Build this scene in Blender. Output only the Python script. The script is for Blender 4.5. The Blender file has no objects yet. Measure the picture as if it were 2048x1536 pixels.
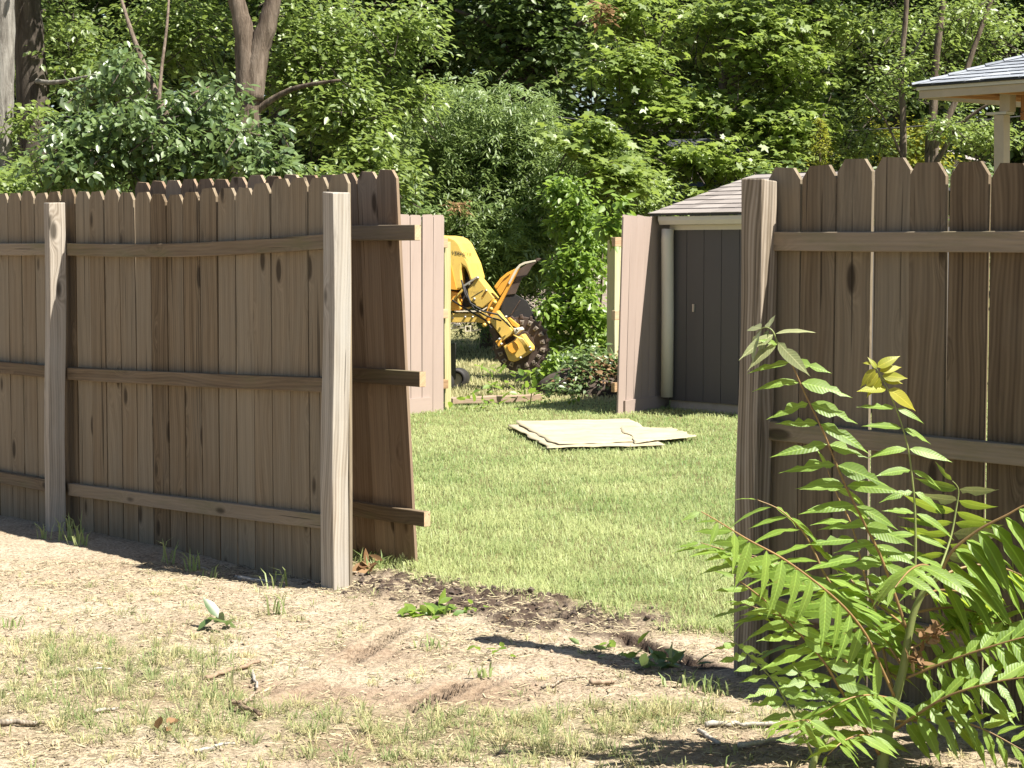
import bpy, math, random
import numpy as np
from mathutils import Vector, Matrix, Euler

random.seed(7)
RNG = np.random.default_rng(11)
SC = bpy.context.scene
COL = SC.collection
R = math.radians

# ------------------------------------------------------------------ camera, sky, sun, exposure
F = 3900.0                      # focal length in photograph pixels (2048 wide)
CH = 1.5                        # camera height
TILT = math.atan(271.0 / F)
cam_d = bpy.data.cameras.new('camera')
cam_d.sensor_width = 36.0
cam_d.lens = F / 2048.0 * 36.0
cam_d.clip_start = 0.05
cam_d.clip_end = 2000.0
cam = bpy.data.objects.new('camera', cam_d)
cam.location = (0, 0, CH)
cam.rotation_euler = (math.pi / 2 - TILT, 0, 0)
COL.objects.link(cam)
SC.camera = cam

SUN_H = Vector((1.02, -0.58, 0)).normalized()      # horizontal direction towards the sun
SUN_EL = R(57)
SUNV = Vector((SUN_H.x * math.cos(SUN_EL), SUN_H.y * math.cos(SUN_EL), math.sin(SUN_EL)))
world = bpy.data.worlds.new('World')
SC.world = world
world.use_nodes = True
wn = world.node_tree
bg = wn.nodes['Background']
sky = wn.nodes.new('ShaderNodeTexSky')
sky.sky_type = 'NISHITA'
sky.sun_disc = False
sky.sun_elevation = SUN_EL
sky.sun_rotation = math.atan2(SUN_H.x, SUN_H.y)
sky.dust_density = 1.0
sky.ozone_density = 0.8
wn.links.new(sky.outputs[0], bg.inputs[0])
bg.inputs[1].default_value = 0.05
sun_d = bpy.data.lights.new('sun', 'SUN')
sun_d.energy = 5.0
sun_d.angle = R(0.53)
sun_d.color = (1.0, 0.95, 0.86)
sun = bpy.data.objects.new('sun', sun_d)
sun.rotation_euler = SUNV.to_track_quat('Z', 'Y').to_euler()
sun.location = (8, -5, 14)
COL.objects.link(sun)
SC.view_settings.view_transform = 'Standard'
SC.view_settings.look = 'None'
SC.view_settings.gamma = 1.0
SC.view_settings.use_curve_mapping = False
SC.view_settings.exposure = 1.5
SC.cycles.max_bounces = 8
SC.cycles.transparent_max_bounces = 8

# ------------------------------------------------------------------ picture <-> place
CT, ST = math.cos(TILT), math.sin(TILT)
def ray(px, py):
    a = (px - 1024.0) / F
    b = (768.0 - py) / F
    return Vector((a, CT + b * ST, -ST + b * CT))
def P(px, py, d):
    r = ray(px, py)
    return Vector((0, 0, CH)) + r * (d / r.y)
def G(px, py, z=0.0):
    r = ray(px, py)
    return Vector((0, 0, CH)) + r * ((z - CH) / r.z)

# ------------------------------------------------------------------ node helpers
def new_mat(name):
    m = bpy.data.materials.new(name)
    m.use_nodes = True
    nt = m.node_tree
    return m, nt, nt.nodes['Principled BSDF']
def N(nt, t, **kw):
    n = nt.nodes.new(t)
    for k, v in kw.items():
        setattr(n, k, v)
    return n
def L(nt, a, b):
    nt.links.new(a, b)
def ramp(nt, fac, stops):
    r = N(nt, 'ShaderNodeValToRGB')
    e = r.color_ramp.elements
    while len(e) < len(stops):
        e.new(0.5)
    for i, (p, c) in enumerate(stops):
        e[i].position = p
        e[i].color = (*c, 1) if len(c) == 3 else c
    L(nt, fac, r.inputs[0])
    return r.outputs[0]
def noise(nt, vec, scale, detail=4, rough=0.55, dist=0.0):
    n = N(nt, 'ShaderNodeTexNoise')
    n.inputs['Scale'].default_value = scale
    n.inputs['Detail'].default_value = detail
    n.inputs['Roughness'].default_value = rough
    n.inputs['Distortion'].default_value = dist
    if vec is not None:
        L(nt, vec, n.inputs['Vector'])
    return n.outputs['Fac']
def math_n(nt, op, a, b=None, c=None):
    n = N(nt, 'ShaderNodeMath', operation=op)
    for i, v in enumerate((a, b, c)):
        if v is None:
            continue
        if isinstance(v, (int, float)):
            n.inputs[i].default_value = v
        else:
            L(nt, v, n.inputs[i])
    return n.outputs[0]
def mixc(nt, fac, a, b, mode='MIX'):
    n = N(nt, 'ShaderNodeMix', data_type='RGBA', blend_type=mode)
    for i, v in ((0, fac), (6, a), (7, b)):
        if isinstance(v, (int, float)):
            n.inputs[i].default_value = v
        elif isinstance(v, (tuple, list)):
            n.inputs[i].default_value = (*v, 1) if len(v) == 3 else v
        else:
            L(nt, v, n.inputs[i])
    return n.outputs[2]
def vmap(nt, vec, scale):
    n = N(nt, 'ShaderNodeVectorMath', operation='MULTIPLY')
    L(nt, vec, n.inputs[0])
    n.inputs[1].default_value = scale
    return n.outputs[0]
def bump(nt, bsdf, h, strength, dist):
    b = N(nt, 'ShaderNodeBump')
    b.inputs['Strength'].default_value = strength
    b.inputs['Distance'].default_value = dist
    L(nt, h, b.inputs['Height'])
    L(nt, b.outputs[0], bsdf.inputs['Normal'])

def wood_mat(name, dark, mid, light, grey, grey_amt=0.4, knots=True, rough=0.85, green=0.0, grain=1.0):
    """weathered sawn timber, grain along the piece's own Z"""
    m, nt, bs = new_mat(name)
    tc = N(nt, 'ShaderNodeTexCoord')
    oi = N(nt, 'ShaderNodeObjectInfo')
    off = N(nt, 'ShaderNodeCombineXYZ')
    L(nt, math_n(nt, 'MULTIPLY', oi.outputs['Random'], 13.7), off.inputs[0])
    L(nt, math_n(nt, 'MULTIPLY', oi.outputs['Random'], 7.9), off.inputs[1])
    L(nt, math_n(nt, 'MULTIPLY', oi.outputs['Random'], 31.3), off.inputs[2])
    add = N(nt, 'ShaderNodeVectorMath', operation='ADD')
    L(nt, tc.outputs['Object'], add.inputs[0]); L(nt, off.outputs[0], add.inputs[1])
    v = add.outputs[0]
    sep = N(nt, 'ShaderNodeSeparateXYZ'); L(nt, v, sep.inputs[0])
    warp = math_n(nt, 'MULTIPLY', noise(nt, vmap(nt, v, (3.0, 3.0, 0.9)), 1.0, 2, 0.5), 0.16)
    vo = N(nt, 'ShaderNodeTexVoronoi')
    vo.inputs['Scale'].default_value = 1.0
    L(nt, vmap(nt, v, (8.5, 8.5, 3.1)), vo.inputs['Vector'])
    mr = N(nt, 'ShaderNodeMapRange', interpolation_type='SMOOTHSTEP')
    mr.inputs[1].default_value = 0.42; mr.inputs[2].default_value = 0.02
    mr.inputs[3].default_value = 0.0; mr.inputs[4].default_value = 1.0
    L(nt, vo.outputs['Distance'], mr.inputs[0])
    # only some cells hold a knot
    cs = N(nt, 'ShaderNodeSeparateXYZ'); L(nt, vo.outputs['Color'], cs.inputs[0])
    has = math_n(nt, 'GREATER_THAN', cs.outputs[0], (0.66 if grain > 2.4 else 0.5) if knots else 2.0)
    kn = math_n(nt, 'MULTIPLY', mr.outputs[0], has)
    ringx = math_n(nt, 'ADD', math_n(nt, 'ADD', sep.outputs[0], sep.outputs[1]), math_n(nt, 'ADD', warp, math_n(nt, 'MULTIPLY', kn, 0.075)))
    ring = math_n(nt, 'MULTIPLY_ADD', math_n(nt, 'SINE', math_n(nt, 'MULTIPLY', ringx, 380.0)), 0.5, 0.5)
    ring2 = math_n(nt, 'MULTIPLY_ADD', math_n(nt, 'SINE', math_n(nt, 'MULTIPLY', ringx, 120.0)), 0.5, 0.5)
    fib = noise(nt, vmap(nt, v, (150, 150, 4.0)), 1.0, 3, 0.6)
    strk = noise(nt, vmap(nt, v, (26, 26, 0.9)), 1.0, 4, 0.6)
    big = noise(nt, vmap(nt, v, (5, 5, 1.7)), 1.0, 4, 0.6)
    t = math_n(nt, 'MULTIPLY', ring, 0.08 * grain)
    t = math_n(nt, 'ADD', t, math_n(nt, 'MULTIPLY', ring2, 0.08 * grain))
    t = math_n(nt, 'ADD', t, math_n(nt, 'MULTIPLY', fib, 0.22))
    t = math_n(nt, 'ADD', t, math_n(nt, 'MULTIPLY', strk, 0.30))
    t = math_n(nt, 'ADD', t, math_n(nt, 'MULTIPLY_ADD', oi.outputs['Random'], 0.34, 0.0))
    c = ramp(nt, t, [(0.22, dark), (0.5, mid), (0.78, light)])
    gm = ramp(nt, math_n(nt, 'MULTIPLY_ADD', oi.outputs['Random'], 0.5, math_n(nt, 'SUBTRACT', big, 0.14)), [(0.40, (0, 0, 0)), (0.85, (1, 1, 1))])
    gsep = N(nt, 'ShaderNodeSeparateXYZ'); L(nt, gm, gsep.inputs[0])
    gcol = mixc(nt, fib, tuple(x * 0.75 for x in grey), tuple(min(1, x * 1.2) for x in grey))
    c = mixc(nt, math_n(nt, 'MULTIPLY', gsep.outputs[0], grey_amt), c, gcol)
    kd = N(nt, 'ShaderNodeMapRange', interpolation_type='SMOOTHSTEP')
    kd.inputs[1].default_value = 0.50; kd.inputs[2].default_value = 0.85
    L(nt, kn, kd.inputs[0])
    c = mixc(nt, math_n(nt, 'MULTIPLY', kd.outputs[0], 0.85), c, tuple(x * 0.42 for x in dark))
    # dark mildew streaks and drying checks
    mil = noise(nt, vmap(nt, v, (9, 9, 1.1)), 1.0, 6, 0.75)
    mf = ramp(nt, mil, [(0.60, (0, 0, 0)), (0.74, (1, 1, 1))])
    ms = N(nt, 'ShaderNodeSeparateXYZ'); L(nt, mf, ms.inputs[0])
    c = mixc(nt, math_n(nt, 'MULTIPLY', ms.outputs[0], 0.45), c, tuple(x * 0.5 for x in dark))
    crk = noise(nt, vmap(nt, v, (60, 60, 0.8)), 1.0, 2, 0.5)
    cf = ramp(nt, crk, [(0.285, (1, 1, 1)), (0.31, (0, 0, 0))])
    cks = N(nt, 'ShaderNodeSeparateXYZ'); L(nt, cf, cks.inputs[0])
    c = mixc(nt, math_n(nt, 'MULTIPLY', cks.outputs[0], 0.7), c, tuple(x * 0.25 for x in dark))
    if green > 0:
        gf = ramp(nt, noise(nt, vmap(nt, v, (9, 9, 2.2)), 1.0, 5, 0.7), [(0.50, (0, 0, 0)), (0.68, (1, 1, 1))])
        g2 = N(nt, 'ShaderNodeSeparateXYZ'); L(nt, gf, g2.inputs[0])
        c = mixc(nt, math_n(nt, 'MULTIPLY', g2.outputs[0], green), c, (0.11, 0.12, 0.045))
    L(nt, c, bs.inputs['Base Color'])
    bs.inputs['Roughness'].default_value = rough
    bs.inputs['Specular IOR Level'].default_value = 0.25
    h = math_n(nt, 'ADD', math_n(nt, 'MULTIPLY', ring, 0.25), math_n(nt, 'ADD', fib, math_n(nt, 'MULTIPLY', cks.outputs[0], -1.5)))
    bump(nt, bs, h, 0.5, 0.0025)
    return m

def paint_mat(name, col, rough=0.6, var=0.12, scale=6.0, stretch=(1, 1, 1), grime=(0.12, 0.09, 0.06), grime_amt=0.35, metallic=0.0, seed_obj=True):
    m, nt, bs = new_mat(name)
    tc = N(nt, 'ShaderNodeTexCoord')
    v = tc.outputs['Object']
    oi = N(nt, 'ShaderNodeObjectInfo')
    nz = noise(nt, vmap(nt, v, stretch), scale, 5, 0.6)
    t = math_n(nt, 'ADD', math_n(nt, 'MULTIPLY', nz, 0.8), math_n(nt, 'MULTIPLY', oi.outputs['Random'], 0.2))
    lo = tuple(x * (1 - var) for x in col); hi = tuple(min(1, x * (1 + var)) for x in col)
    c = ramp(nt, t, [(0.3, lo), (0.7, hi)])
    gn = noise(nt, vmap(nt, v, stretch), scale * 3.1, 8, 0.7)
    gf = ramp(nt, gn, [(0.55, (0, 0, 0)), (0.75, (1, 1, 1))])
    gs = N(nt, 'ShaderNodeSeparateXYZ'); L(nt, gf, gs.inputs[0])
    c = mixc(nt, math_n(nt, 'MULTIPLY', gs.outputs[0], grime_amt), c, grime)
    L(nt, c, bs.inputs['Base Color'])
    bs.inputs['Roughness'].default_value = rough
    bs.inputs['Metallic'].default_value = metallic
    bump(nt, bs, noise(nt, vmap(nt, v, stretch), scale * 18, 3, 0.6), 0.25, 0.002)
    return m

def leaf_mat(name, c_dark, c_light, trans=0.35, rough=0.42, spec=0.5, tcol=None, obj_random=False):
    m, nt, bs = new_mat(name)
    if obj_random:
        oi = N(nt, 'ShaderNodeObjectInfo'); fac = oi.outputs['Random']
    else:
        at = N(nt, 'ShaderNodeAttribute', attribute_name='tint')
        sp = N(nt, 'ShaderNodeSeparateXYZ'); L(nt, at.outputs['Vector'], sp.inputs[0]); fac = sp.outputs[0]
    if obj_random:
        tc = N(nt, 'ShaderNodeTexCoord')
        so = N(nt, 'ShaderNodeSeparateXYZ'); L(nt, tc.outputs['Object'], so.inputs[0])
        ay = math_n(nt, 'ABSOLUTE', so.outputs[1])
        blot = noise(nt, tc.outputs['Object'], 5.0, 4, 0.65)
        fac = math_n(nt, 'ADD', math_n(nt, 'MULTIPLY', fac, 0.75), math_n(nt, 'MULTIPLY_ADD', blot, 0.8, -0.28))
    c = mixc(nt, fac, c_dark, c_light)
    if obj_random:
        vein = math_n(nt, 'SINE', math_n(nt, 'MULTIPLY_ADD', so.outputs[0], 85.0, math_n(nt, 'MULTIPLY', ay, -70.0)))
        c = mixc(nt, math_n(nt, 'MULTIPLY', math_n(nt, 'LESS_THAN', ay, 0.011), 0.55), c, tuple(min(1, x * 1.8) for x in c_light))
        bump(nt, bs, vein, 0.10, 0.004)
        spot = ramp(nt, noise(nt, tc.outputs['Object'], 16.0, 3, 0.6), [(0.66, (0, 0, 0)), (0.72, (1, 1, 1))])
        c = mixc(nt, math_n(nt, 'MULTIPLY', spot, 0.6), c, (0.22, 0.17, 0.05))
    L(nt, c, bs.inputs['Base Color'])
    bs.inputs['Roughness'].default_value = rough
    bs.inputs['Specular IOR Level'].default_value = spec
    tr = N(nt, 'ShaderNodeBsdfTranslucent')
    L(nt, mixc(nt, 0.6, c, tcol or tuple(min(1, x * 2.2) for x in c_light)), tr.inputs[0])
    mx = N(nt, 'ShaderNodeMixShader'); mx.inputs[0].default_value = trans
    L(nt, bs.outputs[0], mx.inputs[1]); L(nt, tr.outputs[0], mx.inputs[2])
    out = [n for n in nt.nodes if n.type == 'OUTPUT_MATERIAL'][0]
    L(nt, mx.outputs[0], out.inputs[0])
    return m

# ------------------------------------------------------------------ materials
MAT = {}
MAT['fence'] = wood_mat('weathered_fence', (0.067, 0.045, 0.025), (0.155, 0.112, 0.067), (0.260, 0.197, 0.126), (0.210, 0.189, 0.147), 0.5, grain=1.4)
MAT['fence_dark'] = wood_mat('weathered_fence_darker', (0.058, 0.039, 0.022), (0.133, 0.096, 0.058), (0.224, 0.169, 0.108), (0.181, 0.163, 0.126), 0.5, grain=1.5)
MAT['rail'] = wood_mat('weathered_rail', (0.071, 0.049, 0.029), (0.168, 0.122, 0.076), (0.269, 0.202, 0.134), (0.218, 0.193, 0.151), 0.45, green=0.35)
MAT['post'] = wood_mat('weathered_post', (0.085, 0.066, 0.043), (0.215, 0.175, 0.13), (0.365, 0.315, 0.255), (0.345, 0.33, 0.30), 0.75, grain=2.6)
MAT['panel'] = wood_mat('removed_panel', (0.103, 0.066, 0.041), (0.227, 0.157, 0.103), (0.351, 0.250, 0.170), (0.284, 0.238, 0.188), 0.35)
MAT['raw_end'] = wood_mat('fresh_end_grain', (0.20, 0.12, 0.06), (0.38, 0.25, 0.14), (0.5, 0.36, 0.22), (0.4, 0.33, 0.25), 0.2, knots=False)
MAT['treated'] = wood_mat('treated_post', (0.28, 0.25, 0.12), (0.44, 0.41, 0.21), (0.56, 0.53, 0.32), (0.5, 0.48, 0.33), 0.3)
MAT['pink'] = paint_mat('pink_paint', (0.310, 0.240, 0.203), 0.75, 0.14, 5.0, (1, 1, 0.10), (0.22, 0.15, 0.12), 0.6)
MAT['shed'] = paint_mat('shed_paint', (0.066, 0.061, 0.060), 0.65, 0.06, 2.0, (1, 1, 0.3), (0.09, 0.08, 0.08), 0.3)
MAT['trim'] = paint_mat('cream_trim', (0.528, 0.493, 0.414), 0.55, 0.05, 3.0, (1, 1, 0.4), (0.42, 0.36, 0.27), 0.3)
MAT['concrete'] = paint_mat('concrete', (0.34, 0.30, 0.25), 0.9, 0.15, 7.0)
MAT['fascia'] = paint_mat('pale_timber', (0.442, 0.357, 0.255), 0.7, 0.10, 4.0, (1, 1, 1), (0.34, 0.25, 0.16), 0.4)
MAT['cedar'] = wood_mat('cedar', (0.22, 0.09, 0.03), (0.42, 0.19, 0.07), (0.55, 0.28, 0.12), (0.4, 0.25, 0.15), 0.1, knots=False)
MAT['yellow'] = paint_mat('yellow_enamel', (0.56, 0.38, 0.085), 0.45, 0.14, 3.0, (1, 1, 1), (0.20, 0.125, 0.05), 0.75)
MAT['orange'] = paint_mat('orange_enamel', (0.70, 0.33, 0.04), 0.42, 0.08, 5.0, (1, 1, 1), (0.30, 0.15, 0.05), 0.4)
MAT['steel'] = paint_mat('dull_steel', (0.42, 0.39, 0.34), 0.4, 0.12, 9.0, (1, 1, 1), (0.2, 0.12, 0.07), 0.4, metallic=0.6)
MAT['disc'] = paint_mat('worn_disc', (0.085, 0.058, 0.045), 0.55, 0.3, 12.0, (1, 1, 1), (0.16, 0.10, 0.07), 0.5, metallic=0.3)
MAT['tooth'] = paint_mat('tooth_steel', (0.30, 0.25, 0.20), 0.45, 0.25, 20.0, metallic=0.5)
MAT['rubber'] = paint_mat('black_rubber', (0.018, 0.016, 0.015), 0.7, 0.2, 9.0, (1, 1, 1), (0.06, 0.05, 0.04), 0.4)
MAT['cream_metal'] = paint_mat('cream_metal', (0.62, 0.55, 0.42), 0.5, 0.06, 6.0)
MAT['ink'] = paint_mat('dark_ink', (0.05, 0.04, 0.03), 0.6, 0.05, 5.0, grime_amt=0.0)
MAT['cloth'] = paint_mat('cream_sheet', (0.385, 0.335, 0.220), 0.95, 0.25, 3.2, (1, 1.6, 1), (0.13, 0.092, 0.055), 0.9)
MAT['slate_wall'] = paint_mat('slate_wall', (0.10, 0.12, 0.135), 0.7, 0.06, 2.0)
MAT['dark_roof'] = paint_mat('dark_roof', (0.03, 0.032, 0.038), 0.85, 0.2, 9.0)
MAT['beige_wall'] = paint_mat('beige_siding', (0.44, 0.36, 0.31), 0.75, 0.06, 2.0)
MAT['window_dark'] = paint_mat('window_glass', (0.03, 0.035, 0.04), 0.08, 0.05, 2.0, grime_amt=0.05)
MAT['wire'] = paint_mat('black_wire', (0.02, 0.02, 0.02), 0.6, 0.05, 2.0)

def shingle_mat(name, a, b):
    m, nt, bs = new_mat(name)
    oi = N(nt, 'ShaderNodeObjectInfo')
    tc = N(nt, 'ShaderNodeTexCoord')
    n1 = noise(nt, tc.outputs['Object'], 9.0, 4, 0.6)
    n2 = noise(nt, tc.outputs['Object'], 220.0, 2, 0.5)
    t = math_n(nt, 'ADD', math_n(nt, 'MULTIPLY', n1, 0.35), math_n(nt, 'ADD', math_n(nt, 'MULTIPLY', n2, 0.3), math_n(nt, 'MULTIPLY', oi.outputs['Random'], 0.4)))
    L(nt, ramp(nt, t, [(0.25, a), (0.75, b)]), bs.inputs['Base Color'])
    bs.inputs['Roughness'].default_value = 0.95
    bump(nt, bs, n2, 0.5, 0.003)
    return m
MAT['shingle_tan'] = shingle_mat('tan_shingle', (0.145, 0.125, 0.112), (0.265, 0.235, 0.212))
MAT['shingle_grey'] = shingle_mat('grey_shingle', (0.15, 0.165, 0.19), (0.30, 0.32, 0.35))

def bark_mat(name, a, b, sc=1.0):
    m, nt, bs = new_mat(name)
    tc = N(nt, 'ShaderNodeTexCoord')
    v = vmap(nt, tc.outputs['Object'], (14 * sc, 14 * sc, 2.2 * sc))
    n1 = noise(nt, v, 1.0, 6, 0.7, 0.6)
    n2 = noise(nt, tc.outputs['Object'], 1.3, 4, 0.6)
    t = math_n(nt, 'ADD', math_n(nt, 'MULTIPLY', n1, 0.7), math_n(nt, 'MULTIPLY', n2, 0.3))
    L(nt, ramp(nt, t, [(0.33, tuple(x * 0.4 for x in a)), (0.46, a), (0.68, b)]), bs.inputs['Base Color'])
    bs.inputs['Roughness'].default_value = 0.95
    bs.inputs['Specular IOR Level'].default_value = 0.2
    bump(nt, bs, n1, 1.0, 0.03)
    return m
MAT['bark'] = bark_mat('bark_brown', (0.10, 0.075, 0.055), (0.23, 0.185, 0.145))
MAT['bark_grey'] = bark_mat('bark_grey', (0.16, 0.145, 0.125), (0.34, 0.32, 0.285))
MAT['bark_dark'] = bark_mat('bark_dark', (0.05, 0.04, 0.032), (0.12, 0.10, 0.08))

MAT['maple'] = leaf_mat('maple_leaf', (0.075, 0.122, 0.021), (0.215, 0.280, 0.052), 0.38, 0.48, 0.9)
MAT['mulberry'] = leaf_mat('broad_leaf', (0.055, 0.100, 0.028), (0.140, 0.200, 0.058), 0.30, 0.45, 0.95)
MAT['ash'] = leaf_mat('ash_leaf', (0.062, 0.105, 0.018), (0.205, 0.270, 0.058), 0.36, 0.48, 0.9)
MAT['hanging'] = leaf_mat('hanging_leaf', (0.062, 0.112, 0.028), (0.200, 0.265, 0.080), 0.34, 0.5, 0.8)
MAT['vine'] = leaf_mat('vine_leaf', (0.080, 0.150, 0.018), (0.200, 0.290, 0.040), 0.40, 0.46, 0.8)
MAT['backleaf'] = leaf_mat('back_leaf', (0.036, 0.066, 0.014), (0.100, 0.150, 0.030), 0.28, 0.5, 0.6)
MAT['yellowleaf'] = leaf_mat('yellow_leaf', (0.14, 0.17, 0.02), (0.30, 0.30, 0.04), 0.4, 0.5, 0.3)
MAT['brownleaf'] = leaf_mat('dead_leaf', (0.14, 0.075, 0.035), (0.30, 0.19, 0.10), 0.2, 0.7, 0.2)
MAT['leaflet'] = leaf_mat('sapling_leaflet', (0.115, 0.200, 0.034), (0.215, 0.325, 0.060), 0.48, 0.46, 0.5, (0.55, 0.66, 0.06), True)
MAT['leaflet_y'] = leaf_mat('sapling_young_leaflet', (0.22, 0.26, 0.02), (0.34, 0.31, 0.04), 0.4, 0.4, 0.4, (0.7, 0.6, 0.05), True)
MAT['leaflet_pale'] = leaf_mat('sapling_dry_leaflet', (0.17, 0.20, 0.08), (0.27, 0.28, 0.14), 0.3, 0.5, 0.4, (0.4, 0.42, 0.15), True)
MAT['stem_g'] = paint_mat('green_stem', (0.17, 0.20, 0.06), 0.55, 0.2, 8.0, grime_amt=0.2)
MAT['stem_r'] = paint_mat('red_petiole', (0.22, 0.135, 0.055), 0.5, 0.3, 9.0, grime=(0.2, 0.22, 0.05), grime_amt=0.5)
MAT['grass'] = leaf_mat('lawn_blade', (0.105, 0.185, 0.046), (0.365, 0.400, 0.180), 0.38, 0.5, 0.35)
MAT['drygrass'] = leaf_mat('dry_blade', (0.105, 0.165, 0.050), (0.50, 0.43, 0.24), 0.33, 0.6, 0.3)
MAT['straw'] = leaf_mat('straw', (0.075, 0.055, 0.034), (0.47, 0.40, 0.26), 0.1, 0.8, 0.2)
MAT['crumb'] = paint_mat('dry_crumb', (0.26, 0.195, 0.135), 0.95, 0.5, 14.0, grime_amt=0.3)
MAT['soil'] = paint_mat('dark_soil', (0.060, 0.043, 0.032), 0.95, 0.4, 40.0, grime_amt=0.2)

# ------------------------------------------------------------------ object helpers
def tag(o, label=None, cat=None, group=None, kind=None):
    if label: o['label'] = label
    if cat: o['category'] = cat
    if group: o['group'] = group
    if kind: o['kind'] = kind
    return o
def empty(name, loc, rz=0.0):
    o = bpy.data.objects.new(name, None)
    o.empty_display_size = 0.1
    o.location = loc
    o.rotation_euler = (0, 0, rz)
    COL.objects.link(o)
    return o
def link(name, me, parent=None, loc=(0, 0, 0), rot=(0, 0, 0), scale=(1, 1, 1)):
    o = bpy.data.objects.new(name, me)
    COL.objects.link(o)
    o.parent = parent
    o.location = loc
    o.rotation_euler = rot
    o.scale = scale
    return o
class MB:
    def __init__(s):
        s.v = []; s.f = []
    def add(s, vs, fs):
        o = len(s.v)
        s.v += [tuple(p) for p in vs]
        s.f += [tuple(i + o for i in f) for f in fs]
        return s
    def box(s, x0, x1, y0, y1, z0, z1):
        return s.add([(x0, y0, z0), (x1, y0, z0), (x1, y1, z0), (x0, y1, z0), (x0, y0, z1), (x1, y0, z1), (x1, y1, z1), (x0, y1, z1)],
                     [(0, 3, 2, 1), (4, 5, 6, 7), (0, 1, 5, 4), (1, 2, 6, 5), (2, 3, 7, 6), (3, 0, 4, 7)])
    def prism(s, poly, w):
        """poly: 3-D outline; w: extrusion vector"""
        n = len(poly)
        w = Vector(w)
        a = [Vector(p) for p in poly]
        nrm = Vector((0, 0, 0))
        for i in range(n):
            nrm += a[i].cross(a[(i + 1) % n])
        if nrm.dot(w) > 0:
            a.reverse()
        b = [p + w for p in a]
        fs = [tuple(range(n)), tuple(range(2 * n - 1, n - 1, -1))]
        fs += [(i, n + i, n + (i + 1) % n, (i + 1) % n) for i in range(n)]
        return s.add(a + b, fs)
    def tube(s, pts, rad, n=8, cap=True, wob=0.0):
        pts = [Vector(p) for p in pts]
        if isinstance(rad, (int, float)):
            rad = [rad] * len(pts)
        rings = []
        ref = Vector((0.37, 0.81, 0.21)).normalized()
        for i, p in enumerate(pts):
            t = (pts[min(i + 1, len(pts) - 1)] - pts[max(i - 1, 0)]).normalized()
            a = t.cross(ref)
            if a.length < 0.05:
                a = t.cross(Vector((1, 0, 0)))
            a.normalize(); b = t.cross(a)
            rings.append([p + (a * math.cos(2 * math.pi * k / n) + b * math.sin(2 * math.pi * k / n)) * rad[i] * (1 + wob * random.uniform(-1, 1)) for k in range(n)])
        o = len(s.v)
        for r in rings:
            s.v += [tuple(q) for q in r]
        for i in range(len(rings) - 1):
            for k in range(n):
                s.f.append((o + i * n + k, o + i * n + (k + 1) % n, o + (i + 1) * n + (k + 1) % n, o + (i + 1) * n + k))
        if cap:
            s.f.append(tuple(o + k for k in reversed(range(n))))
            s.f.append(tuple(o + (len(rings) - 1) * n + k for k in range(n)))
        return s
    def mesh(s, name, mat, smooth=False):
        me = bpy.data.meshes.new(name)
        me.from_pydata(s.v, [], s.f)
        me.materials.append(mat)
        if smooth:
            me.polygons.foreach_set('use_smooth', [True] * len(me.polygons))
        me.update()
        return me
    def build(s, name, mat, parent=None, smooth=False, loc=(0, 0, 0), rot=(0, 0, 0), bevel=0.0):
        o = link(name, s.mesh(name, mat, smooth), parent, loc, rot)
        if bevel:
            b = o.modifiers.new('bevel', 'BEVEL'); b.width = bevel; b.segments = 2; b.limit_method = 'ANGLE'; b.angle_limit = R(35)
        return o
def np_mesh(name, V, T, mat, tint=None, smooth=False):
    """V (n,3), T (m,k) faces of k corners"""
    me = bpy.data.meshes.new(name)
    V = np.asarray(V, dtype=np.float32); T = np.asarray(T, dtype=np.int32)
    m, k = T.shape
    me.vertices.add(len(V)); me.vertices.foreach_set('co', V.ravel())
    me.loops.add(m * k); me.loops.foreach_set('vertex_index', T.ravel())
    me.polygons.add(m); me.polygons.foreach_set('loop_start', np.arange(0, m * k, k, dtype=np.int32))
    me.polygons.foreach_set('loop_total', np.full(m, k, dtype=np.int32))
    if smooth:
        me.polygons.foreach_set('use_smooth', np.ones(m, dtype=bool))
    if tint is not None:
        a = me.attributes.new('tint', 'FLOAT_VECTOR', 'POINT')
        tv = np.asarray(tint, dtype=np.float32)
        if tv.ndim == 1:
            tv = np.stack([tv, tv, tv], 1)
        a.data.foreach_set('vector', np.ascontiguousarray(tv).ravel())
    me.materials.append(mat)
    me.update(calc_edges=True)
    return me

def vnoise(x, y, seed=0):
    x = np.asarray(x, dtype=np.float64); y = np.asarray(y, dtype=np.float64)
    xi = np.floor(x).astype(np.int64); yi = np.floor(y).astype(np.int64)
    fx = x - xi; fy = y - yi
    fx = fx * fx * (3 - 2 * fx); fy = fy * fy * (3 - 2 * fy)
    def h(a, b):
        n = (a * 374761393 + b * 668265263 + seed * 974634777) & 0x7fffffff
        n = ((n ^ (n >> 13)) * 1274126177) & 0x7fffffff
        n = n ^ (n >> 16)
        return (n & 0xffff) / 65535.0
    return (h(xi, yi) * (1 - fx) + h(xi + 1, yi) * fx) * (1 - fy) + (h(xi, yi + 1) * (1 - fx) + h(xi + 1, yi + 1) * fx) * fy
def fbm(x, y, seed=0, oct=4):
    s = 0; a = 0.5; t = 0
    for o in range(oct):
        s = s + a * vnoise(x * 2 ** o, y * 2 ** o, seed + o * 17); t += a; a *= 0.5
    return s / t
def sstep(a, b, x):
    t = np.clip((np.asarray(x) - a) / (b - a), 0, 1)
    return t * t * (3 - 2 * t)

# ------------------------------------------------------------------ the fence line of the yard
PC = G(1500, 1350); PC.z = 0
PB0 = G(668, 1175)
U = (PC - PB0); U.z = 0; U.normalize()
AW = Vector((-U.y, U.x, 0))                 # away from the camera, across the fence
UZ = math.atan2(U.y, U.x)
SPAN = 2.41
PB = PC - U * SPAN
PA = PC - U * SPAN * 2

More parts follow.
